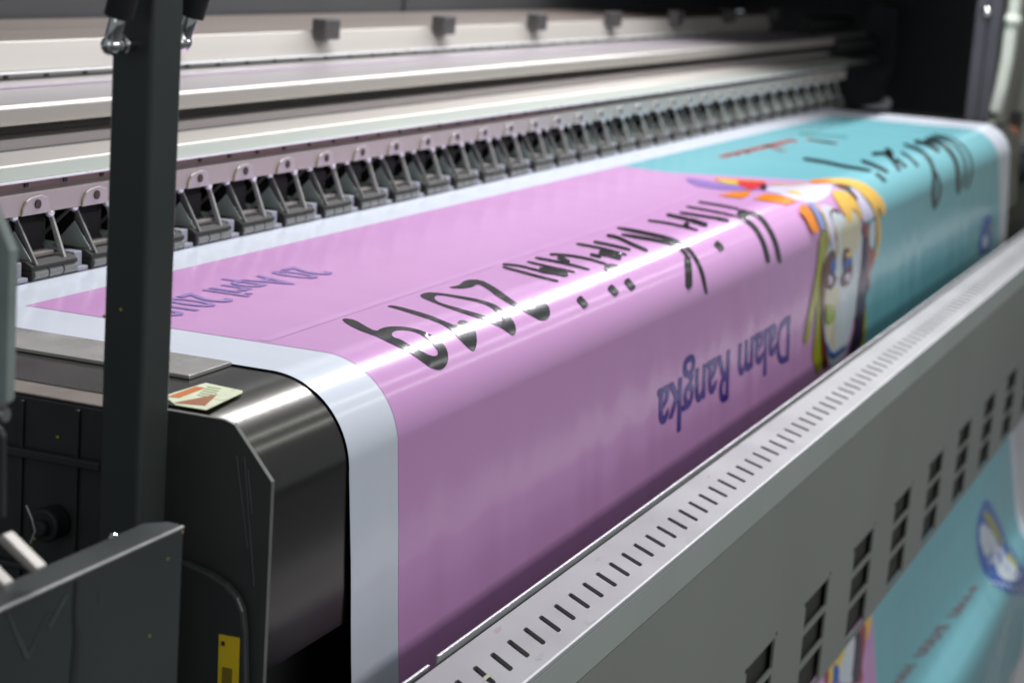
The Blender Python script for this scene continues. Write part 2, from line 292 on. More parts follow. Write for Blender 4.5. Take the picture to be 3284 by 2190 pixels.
bm = bmesh.new(); tube(bm, (4.62, 1.02, -.345), (4.78, .975, -.333), .012, n=14); ball(bm, (4.78, .975, -.324), .013); part('release_knob', bm, mat('grey_knob', (.26, .27, .28), .35))
bm = bmesh.new(); box(bm, 4.63, 4.69, .66, 1.20, -.60, -.352); part('right_end_block', bm, end_black, .004)
# right column, conduit and head
bm = bmesh.new(); box(bm, 4.80, 4.84, .765, .793, -.80, .5); box(bm, 4.805, 4.84, .735, .7648, -.80, .5); part('right_post', bm, mat('violet_grey_paint', (.072, .07, .085), .4, var=.15), .003)
bm = bmesh.new(); ball(bm, (4.795, .768, -.0965), .0115, (.6, 1, 1)); part('bolt_head', bm, chrome, smooth=True)
bm = bmesh.new(); pipe(bm, [(4.75, .690, .25), (4.75, .694, .02), (4.75, .699, -.06), (4.75, .700, -.105), (4.75, .702, -.135), (4.75, .703, -.20), (4.75, .708, -.26), (4.75, .716, -.315), (4.75, .718, -.322)], [.0135, .0135, .0135, .014, .0150, .0150, .0145, .0135, .011])
tube(bm, (4.75, .699, -.098), (4.75, .7005, -.122), .0185, .0185, n=18); part('white_conduit', bm, white_plastic, smooth=True)
bm = bmesh.new(); box(bm, 4.86, 5.4, .30, .762, -.95, .6); part('right_head', bm, olive_grey, .006)
bm = bmesh.new(); tube(bm, (4.72, .655, -.435), (4.86, .655, -.435), .042, n=24); tube(bm, (4.70, .655, -.435), (4.72, .655, -.435), .024, n=24); part('hand_wheel', bm, end_black, .003)
bm = bmesh.new(); box(bm, 4.84, 4.8595, .668, .69, -.345, -.318); part('clip_block', bm, end_black, .002)
bm = bmesh.new(); tube(bm, (4.80, .69, -.372), (4.86, .69, -.372), .018, n=18); part('orange_button', bm, mat('rust_orange', (.36, .13, .06), .5))
# ---- perforated front cover
FC = empty('front_cover', tuple(PR_OFF), PR)
zs, y0, y1 = -.5275, .4835, .552
CX0, CX1, P_ = 1.02, 4.78, .0332
bm = bmesh.new(); cache = {}
def V(x, y, z):
    k = (round(x, 5), round(y, 5), round(z, 5))
    if k not in cache: cache[k] = bm.verts.new((x, y, z))
    return cache[k]
x = CX0; ys0, ys1 = .5030, .5275
def sh(y): return -(y1 - y) * .90                                    # slots lean: towards the front and to the left
while x < CX1 - P_:
    wd = .0042; c0 = x + P_ / 2
    mid = [(c0 - wd, ys0), (c0 - wd * .4, ys0 - .0012), (c0 + wd * .7, ys0 - .0008), (c0 + wd, ys0 + .0012), (c0 + wd, ys1), (c0 + wd * .4, ys1 + .0012), (c0 - wd * .7, ys1 + .0008), (c0 - wd, ys1 - .0012)]
    out = [(x, y0), (x + P_ * .35, y0), (x + P_ * .7, y0), (x + P_, y0), (x + P_, y1), (x + P_ * .7, y1), (x + P_ * .35, y1), (x, y1)]
    hole = [(a + sh(b), b) for a, b in mid]; outer = [(a + sh(b), b) for a, b in out]
    for i in range(8):
        j = (i + 1) % 8
        bm.faces.new((V(*outer[i], zs), V(*outer[j], zs), V(*hole[j], zs), V(*hole[i], zs)))
        bm.faces.new((V(*hole[i], zs), V(*hole[j], zs), V(*hole[j], zs - .004), V(*hole[i], zs - .004)))
    x += P_
XE = x
link('perforated_top', bm, cover_white, FC)
bm = bmesh.new(); box(bm, CX0, XE, y0 + .002, .5568, -.56, -.545); link('slot_liner', bm, end_black, FC)
bm = bmesh.new(); prism(bm, [(.5560, -.5262), (.5560, -.5240), (.5582, -.5240), (.5582, -.5600), (.5570, -.5600), (.5570, -.5262)], 'X', 1.312, XE); link('rear_lip', bm, mat('pale_steel', (.66, .65, .68), .35, metal=.4, var=.1, scale=30), FC, .0003)
bm = bmesh.new(); prism(bm, [(.5575, -.5295), (.5575, -.5275), (.5597, -.5275), (.5597, -.5600), (.5585, -.5600), (.5585, -.5295)], 'X', CX0, 1.300); link('rear_lip', bm, mat('pale_steel', (.66, .65, .68), .35, metal=.4, var=.1, scale=30), FC, .0003)
bm = bmesh.new(); prism(bm, [(y0 - .0005, zs - .0035), (y0 - .0005, zs + .0005), (y0 + .0022, zs + .0008), (y0 + .0022, zs - .0035)], 'X', CX0, XE); link('front_edge', bm, mat('cover_edge_highlight', (.42, .42, .43), .4), FC, .0006)  # edge coloured paler than the top for its highlight
bm = bmesh.new(); prism(bm, [(y0 - .001, zs - .0037), (y0 - .0045, -.5595), (y0 + .001, -.5595), (y0 + .003, zs - .0037)], 'X', CX0, XE); link('bevel_band', bm, cover_band, FC, .0006)
for i_, (x_, y_, s_, cc) in enumerate(((1.40, .545, .010, 'rose'), (1.23, .535, .013, 'rose'), (1.30, .512, .010, 'yellow'), (1.62, .541, .009, 'grey'), (1.46, .491, .016, 'grey'), (1.36, .494, .012, 'grey'), (1.95, .54, .007, 'rose'), (1.19, .510, .016, 'grey'), (1.72, .490, .012, 'grey'))):
    rr_ = random.Random(i_); bm = bmesh.new()
    bm.faces.new([bm.verts.new((a_, b_, zs + .0002)) for a_, b_ in [(x_ + s_ * rr_.uniform(.4, 1) * math.cos(a), y_ + .32 * s_ * rr_.uniform(.4, 1) * math.sin(a) + .25 * s_ * math.cos(a) * .3) for a in [math.pi * 2 * q / 14 for q in range(14)]]])
    link('ink_smudge', bm, mat('smudge_' + cc, {'rose': (.24, .17, .19), 'yellow': (.29, .28, .16), 'grey': (.235, .225, .25)}[cc], .45, var=.2, scale=80), FC)
# panel with three-window stacks cut through it
bm = bmesh.new(); cache = {}
zb = -.856; yp = .4790
zc = [-.5600, -.721, -.7565, -.763, -.7985, -.805, -.850, zb]
win0 = 1.196; xs = [CX0]; wins = []
k = 0
while win0 + .25 * k + .13 < XE:
    a = win0 + .25 * k; wins.append((a, a + .113)); xs += [a - .007, a, a + .113, a + .121]; k += 1
xs.append(XE)
zc = [-.5600, -.7165, -.7205, -.7215, -.7265, -.7565, -.763, -.7985, -.805, -.850, zb]
def yp_at(z): return .4790 + (z + .56) * -.004
def is_open(x, z):
    for a, b in wins:
        if a < x < b and (-.7565 < z < -.7215 or -.7985 < z < -.763 or -.850 < z < -.805): return True
        if (a - .007 < x < a and -.7265 < z < -.7205) or (b < x < b + .008 and -.7215 < z < -.7165): return True
    return False
for i in range(len(xs) - 1):
    for j in range(len(zc) - 1):
        if is_open((xs[i] + xs[i + 1]) / 2, (zc[j] + zc[j + 1]) / 2): continue
        bm.faces.new([V(xs[a], yp_at(zc[b]), zc[b]) for a, b in ((i, j), (i + 1, j), (i + 1, j + 1), (i, j + 1))])
o = link('slotted_panel', bm, cover_grey, FC); md = o.modifiers.new('sheet', 'SOLIDIFY'); md.thickness = .003; md.offset = 1
bm = bmesh.new(); box(bm, CX0, XE, .488, .491, -.8555, -.56); link('window_dark_sheet', bm, mat('dark_interior_olive', (.03, .03, .024), .6, var=.2), FC)  # added sheet, coloured with the shade of the interior behind the windows

# ================================================================ the banner
def make_path():
    P = [(1.16, -.3265), (1.0, -.3265), (.85, -.3265)]; r = .068; a0 = len(P)
    P += [(.70 - r * math.sin(a), -.3945 + r * math.cos(a)) for a in [math.pi / 2 * i / 24 for i in range(25)]]
    C = [(.632, -.3945), (.627, -.461), (.621, -.555), (.606, -.72), (.582, -.86), (.552, -.99), (.528, -1.11), (.510, -1.180), (.480, -1.222), (.470, -1.26), (.470, -1.36), (.474, -1.47), (.505, -1.57), (.55, -1.64)]
    P += [(.6295, -.42775), (.627, -.461)]
    for i in range(1, len(C) - 1):
        p0, p1, p2 = C[i - 1], C[i], C[i + 1]; p3 = C[i + 2] if i + 2 < len(C) else C[i + 1]
        for s in range(1, 7):
            u = s / 6
            P.append(tuple(.5 * (2 * p1[q] + (-p0[q] + p2[q]) * u + (2 * p0[q] - 5 * p1[q] + 4 * p2[q] - p3[q]) * u * u + (-p0[q] + 3 * p1[q] - 3 * p2[q] + p3[q]) * u ** 3) for q in (0, 1)))
    T = [0]
    for a, b in zip(P, P[1:]): T.append(T[-1] + math.hypot(b[0] - a[0], b[1] - a[1]))
    return P, [t - T[a0] for t in T]
PATH, TT = make_path()
NRM = []
for i in range(len(PATH)):
    a, b = PATH[max(i - 1, 0)], PATH[min(i + 1, len(PATH) - 1)]; l = math.hypot(b[0] - a[0], b[1] - a[1]); NRM.append(((b[1] - a[1]) / l, -(b[0] - a[0]) / l))
def ripple(X, t):                                                   # faint waves in the hanging sheet
    if t < .10: return 0.
    s = min(1, (t - .10) / .10)
    low = max(0., t - .5)
    return s * (.00035 * math.sin(X * 41 + 2.3 * math.sin(X * 13)) + .0002 * math.sin(X * 83 + 2 * math.sin(X * 31))) + low * .010 * math.sin(X * 5.3 + t * 6 + 1)
def S(X, t, off=0.):
    t = min(max(t, TT[0]), TT[-1] - 1e-6); lo, hi = 0, len(TT) - 1
    while hi - lo > 1:
        m = (lo + hi) // 2
        if TT[m] <= t: lo = m
        else: hi = m
    u = (t - TT[lo]) / (TT[hi] - TT[lo]); a, b = PATH[lo], PATH[hi]
    ny = NRM[lo][0] * (1 - u) + NRM[hi][0] * u; nz = NRM[lo][1] * (1 - u) + NRM[hi][1] * u; off = off + ripple(X, t)
    return (X, a[0] + (b[0] - a[0]) * u + ny * off, a[1] + (b[1] - a[1]) * u + nz * off)
CUT = [t for t in TT if -.01 < t < .5] + [TT[0] + .06 * i for i in range(7)] + [.5 + .03 * i for i in range(30)]
CUT = sorted(c for c in set(round(c, 5) for c in CUT) if TT[0] < c < TT[-1])
def sheet(name, x0, x1, t0, t1, m, parent, off, dx=.012):
    ts = [t0] + [c for c in CUT if t0 < c < t1] + [t1]; nx = max(1, int((x1 - x0) / dx)); bm = bmesh.new()
    G = [[bm.verts.new(S(x0 + (x1 - x0) * i / nx, t, off)) for i in range(nx + 1)] for t in ts]
    for a, b in zip(G, G[1:]):
        for i in range(nx): bm.faces.new((a[i], a[i + 1], b[i + 1], b[i]))
    return link(name, bm, m, parent, smooth=True)
def inside(p, loops):
    c = False
    for L in loops:
        j = len(L) - 1
        for i in range(len(L)):
            if (L[i][1] > p[1]) != (L[j][1] > p[1]) and p[0] < (L[j][0] - L[i][0]) * (p[1] - L[i][1]) / (L[j][1] - L[i][1]) + L[i][0]: c = not c
            j = i
    return c
def add_decal(bm, loops, off, mi=0, xcuts=()):
    """outline(s) given in sheet coordinates (X, path length), filled, cut at the bends and laid on the sheet"""
    vs, es = [], []
    for L in loops:
        b = len(vs); vs += [Vector(p) for p in L]; es += [(b + i, b + (i + 1) % len(L)) for i in range(len(L))]
    v2, e2, f2, *_ = geometry.delaunay_2d_cdt(vs, es, [], 0, 1e-6)
    t = bmesh.new(); tv = [t.verts.new((p[0], p[1], 0)) for p in v2]
    for f in f2:
        c = sum((v2[i] for i in f), Vector((0, 0))) / len(f)
        if inside(c, loops): t.faces.new([tv[i] for i in f])
    lo, hi = min(p[1] for L in loops for p in L), max(p[1] for L in loops for p in L)
    for c in CUT:
        if lo < c < hi: bmesh.ops.bisect_plane(t, geom=t.verts[:] + t.edges[:] + t.faces[:], plane_co=(0, c, 0), plane_no=(0, 1, 0))
    xl, xh = min(p[0] for L in loops for p in L), max(p[0] for L in loops for p in L)
    if hi > .1:
        nx = int((xh - xl) / .012)
        for i in range(1, nx): bmesh.ops.bisect_plane(t, geom=t.verts[:] + t.edges[:] + t.faces[:], plane_co=(xl + (xh - xl) * i / nx, 0, 0), plane_no=(1, 0, 0))
    vm = {v: bm.verts.new(S(v.co.x, v.co.y, off)) for v in t.verts}
    for f in t.faces:
        g = bm.faces.new([vm[v] for v in f.verts]); g.material_index = mi; g.smooth = True
    t.free()
def vinyl(name, col): return mat(name, col, VR, spec=.52, var=.03, scale=4, stretch=(6, 1, 1), rvar=.02)
VR = .165
BN = empty('printed_banner', (0, 0, -.3265))
tag(BN, 'glossy vinyl banner printed pink and turquoise with upside-down lettering draped over the rounded edge', 'banner')
BO = Vector((0, 0, .3265))
def bpart(o): o.parent = BN; o.location = BO; return o
bpart(sheet('white_sheet', 1.3005, 4.472, TT[0], TT[-1] - .001, vinyl('white_vinyl', (.66, .69, .77)), None, 0))
def decal(name, shapes, mats, off, step=.0):
    bm = bmesh.new()
    for i, (mi, L) in enumerate(shapes): add_decal(bm, L, off + i * step, mi)
    me_o = link(name, bm, mats, None); return bpart(me_o)
